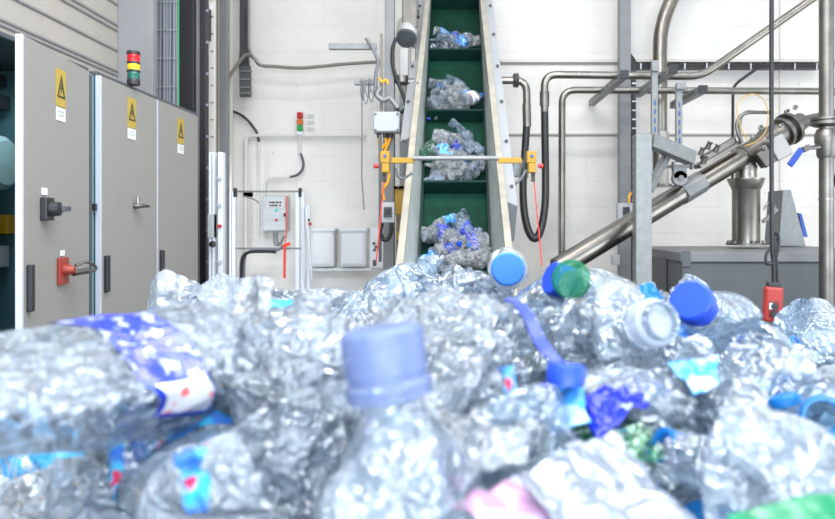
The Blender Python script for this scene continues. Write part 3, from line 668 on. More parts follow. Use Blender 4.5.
# galvanised support frame
Zs = 4.3
t = thing('auger_stand', 'galvanised steel support frame holding up the slanting auger tube', 'support frame', (xz(644, Zs), Zs, 0))
MB().b2((xz(636, Zs), Zs, 0), (xz(652, Zs), Zs + .09, CH + (VY - 134) / F * Zs)).build('post', M_galv, t, bevel=.004)
a0 = P(650, 140.5, Zs + .045); a1 = P(691, 158, Zs + .25)
MB().bar(a0, a1, .08, .088).build('arm', M_galv, t, bevel=.004)
MB().bar(P(649, 190, Zs + .03), P(668, 153, 4.5), .045, .045).build('brace', M_galv, t, bevel=.003)
m = MB(); m.b2(P(671, 167, 4.6), P(694, 164.5, 4.6) + Vector((0, .1, 0))); m.build('bracket_plate', M_galv, t, bevel=.002)
for px in (673, 691.5): MB().lathe([(0, .012), (.05, .010)], P(px, 169.5, 4.6), (0, 0, 1), 10).build('bolt', M_steel2, t)
m = MB(); c = P(680.5, 178, 4.58); m.lathe([(0, .048), (.05, .048)], c, (0, 1, 0), 24); m.prism([P(674, 167, 4.58), P(674, 178, 4.58), P(687, 178, 4.58), P(687, 167, 4.58)], (0, 0, 0), (0, .05, 0)); m.build('pivot_lug', M_galv, t)
MB().lathe([(0, .018), (.08, .018)], c - Vector((0, .015, 0)), (0, 1, 0), 16).build('pivot_pin', M_steel2, t)

# auger tube
Za, Zd = 4.6, 4.95
A = P(557, 268.7, 4.38); B = P(752, 151, 4.95)
t = thing('auger_conveyor', 'polished stainless auger tube slanting up to a geared head', 'auger', P(650, 215, 4.65))
MB().tube([A, A.lerp(B, .5), B], .070, 32).build('tube', M_steel, t, smooth=True)
d = (B - A).normalized(); W = A.lerp(B, .66)
MB().lathe([(0, .072), (.0, .076), (.19, .076), (.19, .072)], W - d * .1, d, 32).build('clamp_band', M_galv, t, smooth=True)
m = MB(); m.bar(W - d * .09 + Vector((.02, -.075, -.0)), W + d * .09 + Vector((.02, -.075, -.0)), .05, .012, up=(0, -1, .2)); m.build('clamp_plate', M_galv, t, bevel=.002)
m = MB(); m.bar(P(697, 167, 4.72) + Vector((0, 0, 0)), P(738, 143, 4.85), .07, .03); m.bar(P(702, 160, 4.72), P(735, 140, 4.83), .03, .05); m.build('inspection_hatch', M_steel2, t, bevel=.004)
for i, (px, py) in enumerate(((700, 155), (707, 149), (715, 152), (703, 163))): MB().lathe([(0, .02), (.04, .015), (.05, .022)], P(px, py, 4.7), (.3, -.5, 1), 14).build('hatch_clamp', M_steel2, t, smooth=True)
MB().lathe([(0, .075), (.03, .075), (.2, .08), (.26, .10), (.30, .10)], B - d * .1, d, 30).build('bearing_housing', M_steel2, t, smooth=True)
G = B + d * .30
MB().lathe([(-.10, .07), (-.08, .085), (0, .085), (0, .11), (.03, .11), (.03, .09), (.07, .09), (.07, .12), (.10, .12), (.10, .07), (.22, .065)], G, d, 28).build('gear_head', M_steel2, t, smooth=True)
MB().lathe([(0, .04), (.28, .05), (.34, .05), (.36, .03)], G + d * .2, d + Vector((.2, 0, -.25)), 24).build('drive_motor', M_steel2, t, smooth=True)
MB().box(P(777, 148, 4.9), (.12, .12, .16), Matrix.Rotation(-.5, 3, 'Y')).build('terminal_box', mat('cast_grey', (.40, .39, .37), .45, .5), t, bevel=.01)
MB().box(P(764, 158, 4.85), (.09, .1, .12), Matrix.Rotation(-.6, 3, 'Y')).build('gear_block', M_steel2, t, bevel=.012)
for k, (px, py) in enumerate(((752, 138), (760, 128), (768, 137), (764, 148), (781, 126), (786, 112), (795, 108))):
    MB().lathe([(0, .016), (.015, .017), (.018, .011), (.03, .010)], P(px, py, 4.80), (.2 * (k % 3 - 1), -1, .3), 12).build('bolt', M_crm, t, smooth=True)
tag(MB().tube(sm([P(748, 142, 4.75), P(741, 128, 4.75), P(737, 112, 4.75), P(740, 100, 4.75), P(752, 94, 4.75), P(763, 99, 4.75), P(768, 112, 4.75), P(766, 130, 4.75), P(757, 141, 4.75), P(745, 146, 4.75)]), .0035, 8).build('thin_hose', mat('mustard_hose', (.55, .33, .05), .5), smooth=True), 'thin yellow hose looping above the auger head', 'hose')
tag(MB().tube(sm([P(742, 143, 4.8), P(737, 130, 4.8), P(738, 120, 4.8), P(747, 113, 4.8), P(770, 112.5, 4.9)]), .012, 10).build('air_pipe', M_steel2, smooth=True), 'thin grey pipe hooking over the auger head', 'pipe')
# outlet chute
t = thing('outlet_chute', 'stainless outlet chute with a flared collar on the grey machine', 'chute', P(746, 245, 4.95))
cx = P(746, 245, 4.95)
def zz_(py): return (245 - py) / F * 4.95
MB().lathe([(0, .094), (zz_(190), .094), (zz_(189), .098), (zz_(180), .126), (zz_(178.5), .126), (zz_(178.5), .072), (zz_(150), .070)], cx, (0, 0, 1), 36, False).build('chute_body', M_steel, t, smooth=True)
MB().lathe([(0, .135), (.014, .135), (.016, .10)], cx, (0, 0, 1), 36).build('flange', M_steel2, t, smooth=True)
for k in range(12):
    a = k * PI / 6; MB().lathe([(.014, .011), (.032, .011)], cx + Vector((.118 * math.cos(a), .118 * math.sin(a), 0)), (0, 0, 1), 8).build('flange_bolt', M_steel2, t)
MB().lathe([(0, .075), (.03, .078), (.035, .072)], cx + Vector((0, 0, zz_(170))), (0, 0, 1), 30).build('joint_ring', M_steel2, t, smooth=True)
m = MB(); m.bar(P(763, 222, 4.9), P(777, 209, 4.9), .03, .02); m.tube(sm([P(764, 210, 4.9), P(768, 203, 4.9), P(775, 207, 4.9), P(772, 215, 4.9)]), .008, 8); m.build('clamp_handle', M_crm, t)
# machine
Zk = 4.3
def pk(px, py, dz=0): return P(px, py, Zk + dz)
mc = thing('grey_machine', 'large dark grey machine housing below the stainless chute', 'machine', (xz(760, Zk), Zk + .4, 0))
xa = xz(682, Zk); xb = xz(900, Zk); zt = CH + (VY - 262) / F * Zk
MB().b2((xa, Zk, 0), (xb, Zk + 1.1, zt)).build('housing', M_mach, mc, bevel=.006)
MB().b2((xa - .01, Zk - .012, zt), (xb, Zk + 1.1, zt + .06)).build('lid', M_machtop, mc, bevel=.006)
MB().b2((xz(655, Zk + .55), Zk + .30, 0), (xa - .002, Zk + 1.1, zt + .03)).build('side_unit', M_mach, mc, bevel=.006)
MB().b2((xa - .005, Zk - .016, zt - .03), (xa + .05, Zk - .001, zt + .07)).build('corner_bracket', M_mach, mc, bevel=.004)
MB().lathe([(0, .012), (.008, .010)], pk(688, 276, -.002), (0, -1, 0), 14).build('lock', M_crm, mc)
MB().b2((xa + .0, Zk - .004, zt - .010), (xb, Zk - .0, zt - .003)).build('seam', M_dark, mc)
tag(MB().prism([P(779, 246, 5.2), P(783, 190, 5.2), P(791, 190, 5.2), P(806, 246, 5.2)], (0, 0, 0), (0, .25, 0)).build('sheet_cover', M_galv, bevel=.003), 'tapered galvanised sheet cover standing on the grey machine', 'cover')
tag(MB().prism([P(799, 213, 5.3), P(802, 214, 5.3), P(808, 237, 5.3), P(803, 237, 5.3)], (0, 0, 0), (0, .05, 0)).build('blue_plate', M_bluep, bevel=.002), 'small blue plate behind the tapered sheet cover', 'plate')
tag(MB().prism([P(780, 0, 6.42), P(781, 0, 6.42), P(781, 245, 6.42), P(780, 245, 6.42)], (0, 0, 0), (0, .02, 0)).build('thin_conduit', M_trim), 'thin vertical conduit on the wall behind the machine', 'conduit')
# vertical valve pipe at the edge
Zv = 3.9; vx = 826.5
t = thing('valve_pipe', 'thick vertical stainless pipe with flange and valve at the picture edge'.replace(' at the picture edge', ' before the wall'), 'pipe', (xz(vx, Zv), Zv, 0))
MB().tube([(xz(vx, Zv), Zv, 0), (xz(vx, Zv), Zv, 3.4)], .039, 28).build('pipe_run', M_steel2, t, smooth=True)
def vz(py): return CH + (VY - py) / F * Zv
MB().lathe([(0, .06), (.012, .085), (.03, .085), (.031, .075), (.036, .085), (.05, .085), (.055, .05)], (xz(vx, Zv), Zv, vz(127)), (0, 0, 1), 30).build('flange', M_steel2, t, smooth=True)
MB().lathe([(0, .045), (.02, .052), (.06, .052), (.09, .062), (.13, .062), (.16, .05)], (xz(vx, Zv), Zv, vz(158)), (0, 0, 1), 30).build('valve_body', M_steel2, t, smooth=True)
m = MB(); m.tube([P(820, 147, Zv - .03), P(806, 148, Zv - .06)], .012, 10); m.bar(P(809, 147, Zv - .06), P(803, 150, Zv - .06), .035, .03); m.build('valve_stem', M_crm, t)
MB().bar(P(801.5, 149, Zv - .07), P(789.5, 165.5, Zv - .09), .034, .014, up=(0, -1, 0)).build('valve_lever', mat('lever_blue', (.01, .05, .30), .4), t, bevel=.004, label='blue valve lever')
MB().tube([(xz(vx, Zv) + .03, Zv, vz(180)), (xz(vx, Zv) + .2, Zv, vz(180))], .035, 20).build('branch', M_steel2, t, smooth=True)
MB().lathe([(0, .042), (.01, .042)], (xz(vx, Zv), Zv, vz(200)), (0, 0, 1), 28).build('weld_ring', M_steel, t, smooth=True)

# pendant control
Zq = 2.7
t = thing('pendant_control', 'red handheld pendant control hanging on a black cable', 'pendant control', P(773, 322, Zq))
MB().tube(sm([P(771.5, -400, Zq), P(771.7, -100, Zq), P(771.5, 100, Zq), P(772, 235, Zq), P(773.5, 262, Zq), P(774, 286, Zq)]), .0085, 10).build('cable', M_black, t, smooth=True)
MB().tube(sm([P(776, 232, Zq), P(779, 238, Zq), P(778, 252, Zq), P(773, 262, Zq), P(767, 264, Zq), P(766, 256, Zq), P(770, 248, Zq)]), .006, 8).build('cable_loop', M_black, t, smooth=True)
MB().tube(sm([P(777.5, 233, Zq + .01), P(774, 244, Zq), P(776, 262, Zq), P(777, 284, Zq)]), .008, 8).build('strain_relief', M_black, t, smooth=True)
rz = Matrix.Rotation(math.radians(3), 3, 'Y') @ Matrix.Rotation(math.radians(-12), 3, 'Z')
c = P(772.5, 304, Zq)
MB().box(c, (.066, .05, .136), rz).build('housing', mat('pendant_red', (.36, .025, .02), .4), t, bevel=.010)
MB().box(c + rz @ Vector((0, 0, .074)), (.05, .04, .022), rz).build('boot', M_black, t, bevel=.005)
MB().box(c + rz @ Vector((0, -.026, -.018)), (.036, .006, .065), rz).build('button_plate', mat('pendant_dkred', (.16, .012, .01), .4), t, bevel=.003)
MB().lathe([(0, .012), (.012, .011)], c + rz @ Vector((0, -.028, -.006)), rz @ Vector((0, -1, 0)), 16).build('upper_button', M_dark, t, smooth=True)
MB().lathe([(0, .012), (.012, .011)], c + rz @ Vector((0, -.028, -.036)), rz @ Vector((0, -1, 0)), 16).build('lower_button', M_dark, t, smooth=True)
MB().box(c + rz @ Vector((-.012, -.03, -.006)), (.012, .003, .025), rz).build('arrow_sticker', M_paper, t)
# small camera box on column
t = tag(MB().b2(P(618, 219, 5.9), P(633, 203, 5.9) + Vector((0, .08, 0))).build('socket_box', M_lgrey, bevel=.005), 'small pale socket box fixed on the grey column behind the struts', 'socket box')
MB().b2(P(623, 215, 5.89), P(630, 207, 5.88)).build('socket_face', M_dark, t, bevel=.003)
MB().tube(sm([P(629, 203, 5.88), P(629, 197, 5.88), P(631, 193, 5.9)]), .010, 8).build('yellow_plug', M_org, t, smooth=True)
t = tag(MB().b2(P(613, 265, 6.1), P(620, 255, 6.1) + Vector((0, .08, 0))).build('floor_box', M_lgrey, bevel=.005), 'small pale box low on the wall behind the support frame', 'box')
tag(MB().b2(P(523, 178, 6.46), P(528, 171, 6.46) + Vector((0, .03, 0))).build('wall_patch', M_brown), 'small brown patch plate on the wall behind the hose', 'plate')

# ------------------------------------------------------------------ plastic materials
def pet(name, tint, milk=.2, white=(.86, .90, .95), rough=.10, bump=.5, bscale=55, gloss=1.0):
    m = bpy.data.materials.new(name); m.use_nodes = True
    nt = m.node_tree; N = nt.nodes; L = nt.links; N.clear()
    out = N.new('ShaderNodeOutputMaterial')
    tc = N.new('ShaderNodeTexCoord')
    no = N.new('ShaderNodeTexNoise'); no.inputs['Scale'].default_value = bscale * .5; no.inputs['Detail'].default_value = 3
    L.new(tc.outputs['Object'], no.inputs['Vector'])
    wv = N.new('ShaderNodeMixRGB'); wv.blend_type = 'LINEAR_LIGHT'; wv.inputs['Fac'].default_value = .012
    L.new(tc.outputs['Object'], wv.inputs['Color1']); L.new(no.outputs['Color'], wv.inputs['Color2'])
    vo = N.new('ShaderNodeTexVoronoi'); vo.feature = 'F1'; vo.distance = 'MANHATTAN'; vo.inputs['Scale'].default_value = bscale
    L.new(wv.outputs['Color'], vo.inputs['Vector'])
    bp = N.new('ShaderNodeBump'); bp.inputs['Strength'].default_value = bump; bp.inputs['Distance'].default_value = .012
    v2 = N.new('ShaderNodeTexVoronoi'); v2.feature = 'F1'; v2.distance = 'CHEBYCHEV'; v2.inputs['Scale'].default_value = bscale * 2.7; L.new(wv.outputs['Color'], v2.inputs['Vector'])
    n3 = N.new('ShaderNodeTexNoise'); n3.inputs['Scale'].default_value = bscale * 1.6; n3.inputs['Detail'].default_value = 2; n3.inputs['Distortion'].default_value = 1.5
    mpg = N.new('ShaderNodeMapping'); mpg.inputs['Scale'].default_value = (1.0, 1.0, .28); L.new(tc.outputs['Object'], mpg.inputs['Vector']); L.new(mpg.outputs['Vector'], n3.inputs['Vector'])
    h1 = N.new('ShaderNodeMath'); h1.operation = 'MULTIPLY_ADD'; h1.inputs[1].default_value = .45; L.new(v2.outputs['Distance'], h1.inputs[0]); L.new(vo.outputs['Distance'], h1.inputs[2])
    h2 = N.new('ShaderNodeMath'); h2.operation = 'MULTIPLY_ADD'; h2.inputs[1].default_value = .9; L.new(n3.outputs['Fac'], h2.inputs[0]); L.new(h1.outputs[0], h2.inputs[2])
    L.new(h2.outputs[0], bp.inputs['Height'])
    tr = N.new('ShaderNodeBsdfTransparent'); tr.inputs['Color'].default_value = (*tint, 1)
    di = N.new('ShaderNodeBsdfDiffuse'); di.inputs['Color'].default_value = (*white, 1); L.new(bp.outputs['Normal'], di.inputs['Normal'])
    tl = N.new('ShaderNodeBsdfTranslucent'); tl.inputs['Color'].default_value = (*white, 1); L.new(bp.outputs['Normal'], tl.inputs['Normal'])
    md = N.new('ShaderNodeMixShader'); md.inputs['Fac'].default_value = .55; L.new(di.outputs[0], md.inputs[1]); L.new(tl.outputs[0], md.inputs[2])
    mr = N.new('ShaderNodeMapRange'); mr.inputs['From Min'].default_value = .3; mr.inputs['From Max'].default_value = .7
    mr.inputs['To Min'].default_value = milk * .35; mr.inputs['To Max'].default_value = min(1, milk * 1.7)
    n2 = N.new('ShaderNodeTexNoise'); n2.inputs['Scale'].default_value = 22; n2.inputs['Detail'].default_value = 4
    L.new(tc.outputs['Object'], n2.inputs['Vector']); L.new(n2.outputs['Fac'], mr.inputs['Value'])
    mm = N.new('ShaderNodeMixShader'); L.new(mr.outputs[0], mm.inputs['Fac']); L.new(tr.outputs[0], mm.inputs[1]); L.new(md.outputs[0], mm.inputs[2])
    gl = N.new('ShaderNodeBsdfGlossy'); gl.inputs['Roughness'].default_value = rough; gl.inputs['Color'].default_value = (1, 1, 1, 1); L.new(bp.outputs['Normal'], gl.inputs['Normal'])
    fr = N.new('ShaderNodeFresnel'); fr.inputs['IOR'].default_value = 1.6; L.new(bp.outputs['Normal'], fr.inputs['Normal'])
    mu = N.new('ShaderNodeMath'); mu.operation = 'MULTIPLY_ADD'; mu.use_clamp = True; mu.inputs[1].default_value = 1.2 * gloss; mu.inputs[2].default_value = .05 * gloss
    L.new(fr.outputs[0], mu.inputs[0])
    mf = N.new('ShaderNodeMixShader'); L.new(mu.outputs[0], mf.inputs['Fac']); L.new(mm.outputs[0], mf.inputs[1]); L.new(gl.outputs[0], mf.inputs[2])
    L.new(mf.outputs[0], out.inputs['Surface'])
    MATS[name] = m
    return m

CLR = pet('pet_clear', (.88, .945, 1.0), .32, (.66, .82, 1.0), .08, .6)  # blue tint stands in for blue shade between the plastic layers
SIL = pet('pet_crinkled_clear', (.87, .935, 1.0), .40, (.72, .845, 1.0), .09, .8, 75)  # tinted blue so that its shaded folds turn bluish
BLU = pet('pet_pale_blue', (.78, .90, 1.0), .36, (.58, .77, 1.0), .08, .6)
BL2 = pet('pet_sky_blue', (.45, .72, .96), .30, (.25, .55, .92))
GRN = pet('pet_green', (.25, .72, .45), .30, (.03, .35, .16))
MLK = pet('pet_milky', (.88, .91, .94), .55, (.66, .74, .86), .2, .25, 40)
FLM = pet('film_clear', (.95, .97, .99), .40, (.76, .86, .99), .16, .7, 60)
CVY = pet('pet_crinkled_brightened', (.96, .98, 1.0), .42, (.92, .97, 1.0), .08, .8, 60, 1.5)  # whiter copy of the crinkled plastic, brightened for the dim conveyor trough
FWH = pet('film_white', (.85, .90, .96), .60, (.42, .51, .66), .22, .3, 50)
DEEP = pet('heap_depth', (.80, .87, .93), .90, (.60, .75, .98), .2, 1.0, 60)

def capmat(name, col, alpha=1.0, rough=.3):
    m = mat(name, col, rough)
    if alpha < 1:
        nt = m.node_tree; N = nt.nodes; L = nt.links; b = N['Principled BSDF']
        tr = N.new('ShaderNodeBsdfTransparent'); tr.inputs['Color'].default_value = (*[min(1, c * .6 + .45) for c in col], 1)
        tl = N.new('ShaderNodeBsdfTranslucent'); tl.inputs['Color'].default_value = (*col, 1)
        m1 = N.new('ShaderNodeMixShader'); m1.inputs['Fac'].default_value = .35; L.new(b.outputs[0], m1.inputs[1]); L.new(tl.outputs[0], m1.inputs[2])
        mx = N.new('ShaderNodeMixShader'); mx.inputs['Fac'].default_value = alpha
        L.new(tr.outputs[0], mx.inputs[1]); L.new(m1.outputs[0], mx.inputs[2]); L.new(mx.outputs[0], N['Material Output'].inputs['Surface'])
    return m
CAPB = capmat('cap_royal_blue', (.003, .050, .52), 1, .45)
CAPC = capmat('cap_cobalt', (.004, .03, .44), 1, .45)
CAPL = capmat('cap_light_blue', (.008, .15, .60), 1, .5)
CAPP = capmat('cap_pale_blue', (.26, .34, .60), .62)
CAPW = capmat('cap_white', (.72, .78, .88), .55)
CAPG = capmat('cap_green', (.01, .28, .13), .5)
CAPS = capmat('cap_sky', (.01, .24, .62), .8)

def printed(name, base, spots, sc=60, thr=.5, third=None):
    m = bpy.data.materials.new(name); m.use_nodes = True
    nt = m.node_tree; N = nt.nodes; L = nt.links; b = N['Principled BSDF']; b.inputs['Roughness'].default_value = .25
    tc = N.new('ShaderNodeTexCoord'); n = N.new('ShaderNodeTexNoise'); n.inputs['Scale'].default_value = sc; n.inputs['Detail'].default_value = 2
    L.new(tc.outputs['Object'], n.inputs['Vector'])
    r = N.new('ShaderNodeValToRGB'); e = r.color_ramp.elements; e[0].position = thr; e[0].color = (*base, 1); e[1].position = thr + .05; e[1].color = (*spots, 1)
    if third: x = e.new(thr + .14); x.color = (*spots, 1); y = e.new(thr + .16); y.color = (*third, 1)
    L.new(n.outputs['Fac'], r.inputs['Fac']); L.new(r.outputs['Color'], b.inputs['Base Color'])
    n2 = N.new('ShaderNodeTexVoronoi'); n2.inputs['Scale'].default_value = 50; L.new(tc.outputs['Object'], n2.inputs['Vector'])
    bp = N.new('ShaderNodeBump'); bp.inputs['Strength'].default_value = .35; bp.inputs['Distance'].default_value = .01
    L.new(n2.outputs['Distance'], bp.inputs['Height']); L.new(bp.outputs['Normal'], b.inputs['Normal'])
    MATS[name] = m; return m
LB_BLUE = printed('label_blue_print', (.010, .03, .42), (.34, .38, .66), 130, .55)
LB_COB = printed('label_cobalt', (.008, .022, .42), (.22, .26, .60), 55, .60)
LB_SKY = printed('label_sky_print', (.05, .28, .72), (.32, .50, .80), 40, .52)
LB_MIX = printed('label_blue_red', (.02, .12, .46), (.02, .28, .48), 60, .48, (.42, .01, .06))
LB_WHT = printed('label_white_red', (.66, .66, .70), (.66, .66, .70), 90, .46, (.78, .16, .16))
LB_GRN = printed('label_green_print', (.004, .15, .06), (.01, .22, .10), 40, .52, (.5, .55, .53))
LB_TEA = printed('label_teal_yellow', (.08, .45, .62), (.08, .45, .62), 14, .50, (.85, .62, .05))
LB_PNK = printed('label_pink', (.36, .20, .32), (.34, .34, .50), 30, .5)
LB_CYA = printed('label_cyan', (.02, .26, .52), (.06, .34, .58), 50, .5)

# ------------------------------------------------------------------ bottles
def sstep(a, b, x): t = np.clip((x - a) / (b - a), 0, 1); return t * t * (3 - 2 * t)

class Bottle:
    def __init__(s, L, R, seed, crush=.5, flat=.3, ribs=True, res=1.0, nk=1.0, crinkle=.003, bend=.0):
        s.L, s.R, s.nk, s.res = L, R, nk, res
        s.rg = np.random.default_rng(seed); g = s.rg
        s.flat = flat; s.bend = bend
        s.sh = min(.085, L * .34)              # shoulder height
        s.ribs = ribs; s.ph = g.uniform(0, 6); s.rp = g.uniform(.014, .022)
        s.w = []
        for i in range(int(round(9 * crush)) + 1):
            a = g.uniform(0, 2 * PI); n = np.array([math.cos(a), math.sin(a), g.uniform(-.35, .35)]); n /= np.linalg.norm(n)
            s.w.append((n, R * g.uniform(-.1, .75), g.uniform(.05, .9) * (L - s.sh * .6), g.uniform(.25, 1.3), g.uniform(.8, 1.25), g.uniform(-.8, .8)))
        nf = int(90 * (R / .036) * (L / .25))
        a = g.uniform(0, 2 * PI, nf); rr_ = R * np.sqrt(g.uniform(.3, 1.2, nf))
        q_, _ = np.linalg.qr(g.normal(size=(nf, 3, 3))); s.fm = q_ * np.array([.75, .85, .38])[None, None, :]
        s.fp = np.stack([rr_ * np.cos(a), rr_ * np.sin(a), g.uniform(0, L, nf)], 1); s.cr = crinkle * (.4 + crush)
    def rad(s, t):
        L, R, nk = s.L, s.R, s.nk; t = np.asarray(t, float); r = np.full_like(t, R)
        r = np.where(t < .014, R * (.72 + .28 * np.sqrt(np.clip(t / .014, 0, 1))), r)
        if s.ribs:
            m = sstep(.02, .035, t) * (1 - sstep(L - s.sh - .02, L - s.sh, t))
            r = r - m * R * .055 * np.clip(np.sin(t / s.rp * 2 * PI + s.ph), 0, 1) ** 2
        k = sstep(L - s.sh, L - .026, t)
        r = r * (1 - k) + .0125 * nk * k
        return r
    def deform(s, P_):
        L, R = s.L, s.R; t = P_[:, 2]; w = 1 - sstep(L - .075, L - .028, t)
        P_ = P_.copy()
        env = .55 + .45 * np.sin(t / L * PI * 1.6 + s.ph)
        f = s.flat * w * env
        P_[:, 1] *= (1 - f); P_[:, 0] *= (1 + .38 * f)
        for (n, off, t0, sl, am, sk) in s.w:
            q = P_ @ n - n[2] * t0
            tang = P_[:, 0] * (-n[1]) + P_[:, 1] * n[0]
            sgn = q - off - np.abs(t - t0 + sk * tang) * sl
            P_ -= n[None, :] * (np.maximum(0, sgn) * w * am)[:, None]
        # clustered crinkle cells
        d = np.full(len(P_), 9.0)
        for k in range(len(s.fp)):
            q = (P_ - s.fp[k]) @ s.fm[k]; d = np.minimum(d, np.abs(q).sum(1))
        rl = np.linalg.norm(P_[:, :2], axis=1) + 1e-6
        h = (np.clip(d / .016, 0, 1.8) - .7) * s.cr * w
        P_[:, :2] += P_[:, :2] / rl[:, None] * h[:, None]
        if s.bend:
            u = t - L * .45; P_[:, 0] += s.bend * u * u / L * 2
        return P_
    def surf(s, ts, rs, N, close0=True):
        a = np.arange(N) * 2 * PI / N; ts = np.asarray(ts); rs = np.asarray(rs)
        V = np.stack([(rs[:, None] * np.cos(a)).ravel(), (rs[:, None] * np.sin(a)).ravel(), np.repeat(ts, N)], 1)
        V = s.deform(V); M = len(ts)
        i = np.arange(M - 1)[:, None] * N; k = np.arange(N)[None, :]; k2 = (k + 1) % N
        Q = np.stack([i + k, i + k2, i + N + k2, i + N + k], 2).reshape(-1, 4)
        fs = Q.tolist()
        if close0:
            V = np.vstack([V, V[:N].mean(0) + np.array([[0, 0, .004]])]); c = len(V) - 1
            fs += [[(j + 1) % N, j, c] for j in range(N)]
        return V, fs
    def obj(s, name, V, fs, m, parent=None):
        me = bpy.data.meshes.new(name); me.from_pydata(V.tolist(), [], fs); me.update(); me.materials.append(m)
        me.polygons.foreach_set('use_smooth', [True] * len(me.polygons)); me.set_sharp_from_angle(angle=math.radians(24))
        o = bpy.data.objects.new(name, me); C.objects.link(o)
        if parent is not None: o.parent = parent
        return o
    def body(s, name, m):
        N = int(44 * s.res); step = .0042 / s.res; L = s.L; nk = s.nk
        ts = list(np.concatenate([[.0, .001, .003, .006, .010, .014], np.arange(.018, L - .027, step)]))
        rs = list(s.rad(np.array(ts)))
        for t, r in ((L - .025, .0125), (L - .0235, .0127), (L - .0225, .0165), (L - .0195, .0165), (L - .0185, .0128), (L - .016, .0128), (L - .015, .0136), (L - .0135, .0136), (L - .0125, .0127),
                     (L - .011, .0127), (L - .0102, .0136), (L - .0088, .0136), (L - .0078, .0127), (L - .001, .0126), (L, .0122), (L - .001, .0112), (L - .012, .0108)):
            ts.append(t); rs.append(r * nk)
        V, fs = s.surf(ts, rs, N); return s.obj(name, V, fs, m)
    def cap(s, parent, m, label=None, h=.018, gap=0.0):
        N = 48; nk = s.nk; L = s.L; z0 = L - .0165 + gap
        ts = [z0 - .003, z0 - .003, z0 - .0005, z0, z0, z0 + h - .002, z0 + h, z0 + h]; rs = [.0128, .0155, .0155, .0150, .0156, .0156, .0142, .0001]
        a = np.arange(N) * 2 * PI / N; V = []
        for j, (t, r) in enumerate(zip(ts, rs)):
            rr_ = r * nk + (np.where(np.arange(N) % 2, .0, .0006) if 3 < j < 6 else 0)
            V.append(np.stack([rr_ * np.cos(a), rr_ * np.sin(a), np.full(N, t)], 1))
        V = s.deform(np.vstack(V)); fs = []
        for i in range(len(ts) - 1):
            for k in range(N): fs.append([i * N + k, i * N + (k + 1) % N, (i + 1) * N + (k + 1) % N, (i + 1) * N + k])
        o = s.obj('cap', V, fs, m, parent)
        o.data.set_sharp_from_angle(angle=math.radians(40))
        if label: o['label'] = label
        return o
    def label(s, parent, m, t1, t2, a0=0, a1=2 * PI, text=None, name='label', off=.0012):
        N = max(8, int(44 * s.res * (a1 - a0) / (2 * PI))); M = max(6, int((t2 - t1) / .004 * s.res))
        ts = np.linspace(t1, t2, M); aa = np.linspace(a0, a1, N); rs = s.rad(ts) + off
        V = np.stack([(rs[:, None] * np.cos(aa)).ravel(), (rs[:, None] * np.sin(aa)).ravel(), np.repeat(ts, N)], 1); V = s.deform(V)
        fs = [[i * N + k, i * N + k + 1, (i + 1) * N + k + 1, (i + 1) * N + k] for i in range(M - 1) for k in range(N - 1)]
        o = s.obj(name, V, fs, m, parent)
        if text: o['label'] = text
        return o

def aim(o, base, neck, roll=0.0):
    z = (neck - base).normalized(); u = Vector((0, 0, 1)) if abs(z.z) < .95 else Vector((0, 1, 0))
    x = u.cross(z).normalized(); y = z.cross(x)
    M = Matrix((x, y, z)).transposed().to_4x4() @ Matrix.Rotation(roll, 4, 'Z'); M.translation = base
    o.matrix_world = M

def bottle(base, neck, R, m, label, seed, cap=None, lab=None, roll=0.0, name='plastic_bottle', group=None, cat='bottle', cap_text=None, lab_text=None, cap_h=.018, L=None, **kw):
    base = Vector(base); neck = Vector(neck); Lx = (neck - base).length
    if L: base = neck + (base - neck).normalized() * L; Lx = L
    B_ = Bottle(Lx, R, seed, **kw); o = B_.body(name, m)
    if lab: B_.label(o, lab[0], *lab[1:], text=lab_text)
    if cap: B_.cap(o, cap, cap_text, h=cap_h)
    aim(o, base, neck, roll); tag(o, label, cat, group)
    return o, B_

def sheet(name, corners, m, label, cat, seed, amp=.01, n=36, scale=25., group=None, curl=0.0, parent=None, thick=.0004):
    a, b, c, d = [Vector(p) for p in corners]; org = (a + b + c + d) / 4; nn = (b - a).cross(d - a).normalized(); V = []; fs = []
    for i in range(n):
        for j in range(n):
            u, v = i / (n - 1), j / (n - 1); p = a * (1 - u) * (1 - v) + b * u * (1 - v) + c * u * v + d * (1 - u) * v
            q = p * scale + Vector((seed * 7.1, seed, 0))
            h = 1 - abs(noise.noise(q)) * 2.2; h += .5 * (1 - abs(noise.noise(q * 2.1)) * 2)
            h2 = noise.noise(q * .7 + Vector((3, 5, 1)))
            p = p + nn * (amp * (h - .8) + curl * ((u - .5) ** 2 + (v - .5) ** 2)) + (b - a).normalized() * amp * h2 + (d - a).normalized() * amp * noise.noise(q * .8)
            V.append(tuple(p - org))
    for i in range(n - 1):
        for j in range(n - 1): k = i * n + j; fs.append((k, k + n, k + n + 1, k + 1))
    me = bpy.data.meshes.new(name); me.from_pydata(V, [], fs); me.update(); me.materials.append(m)
    for p in me.polygons: p.use_smooth = True
    o = bpy.data.objects.new(name, me); C.objects.link(o); o.location = org
    s = o.modifiers.new('Solidify', 'SOLIDIFY'); s.thickness = thick
    if parent is not None: o.parent = parent; o.matrix_parent_inverse = parent.matrix_world.inverted()
    else: tag(o, label, cat, group)
    return o

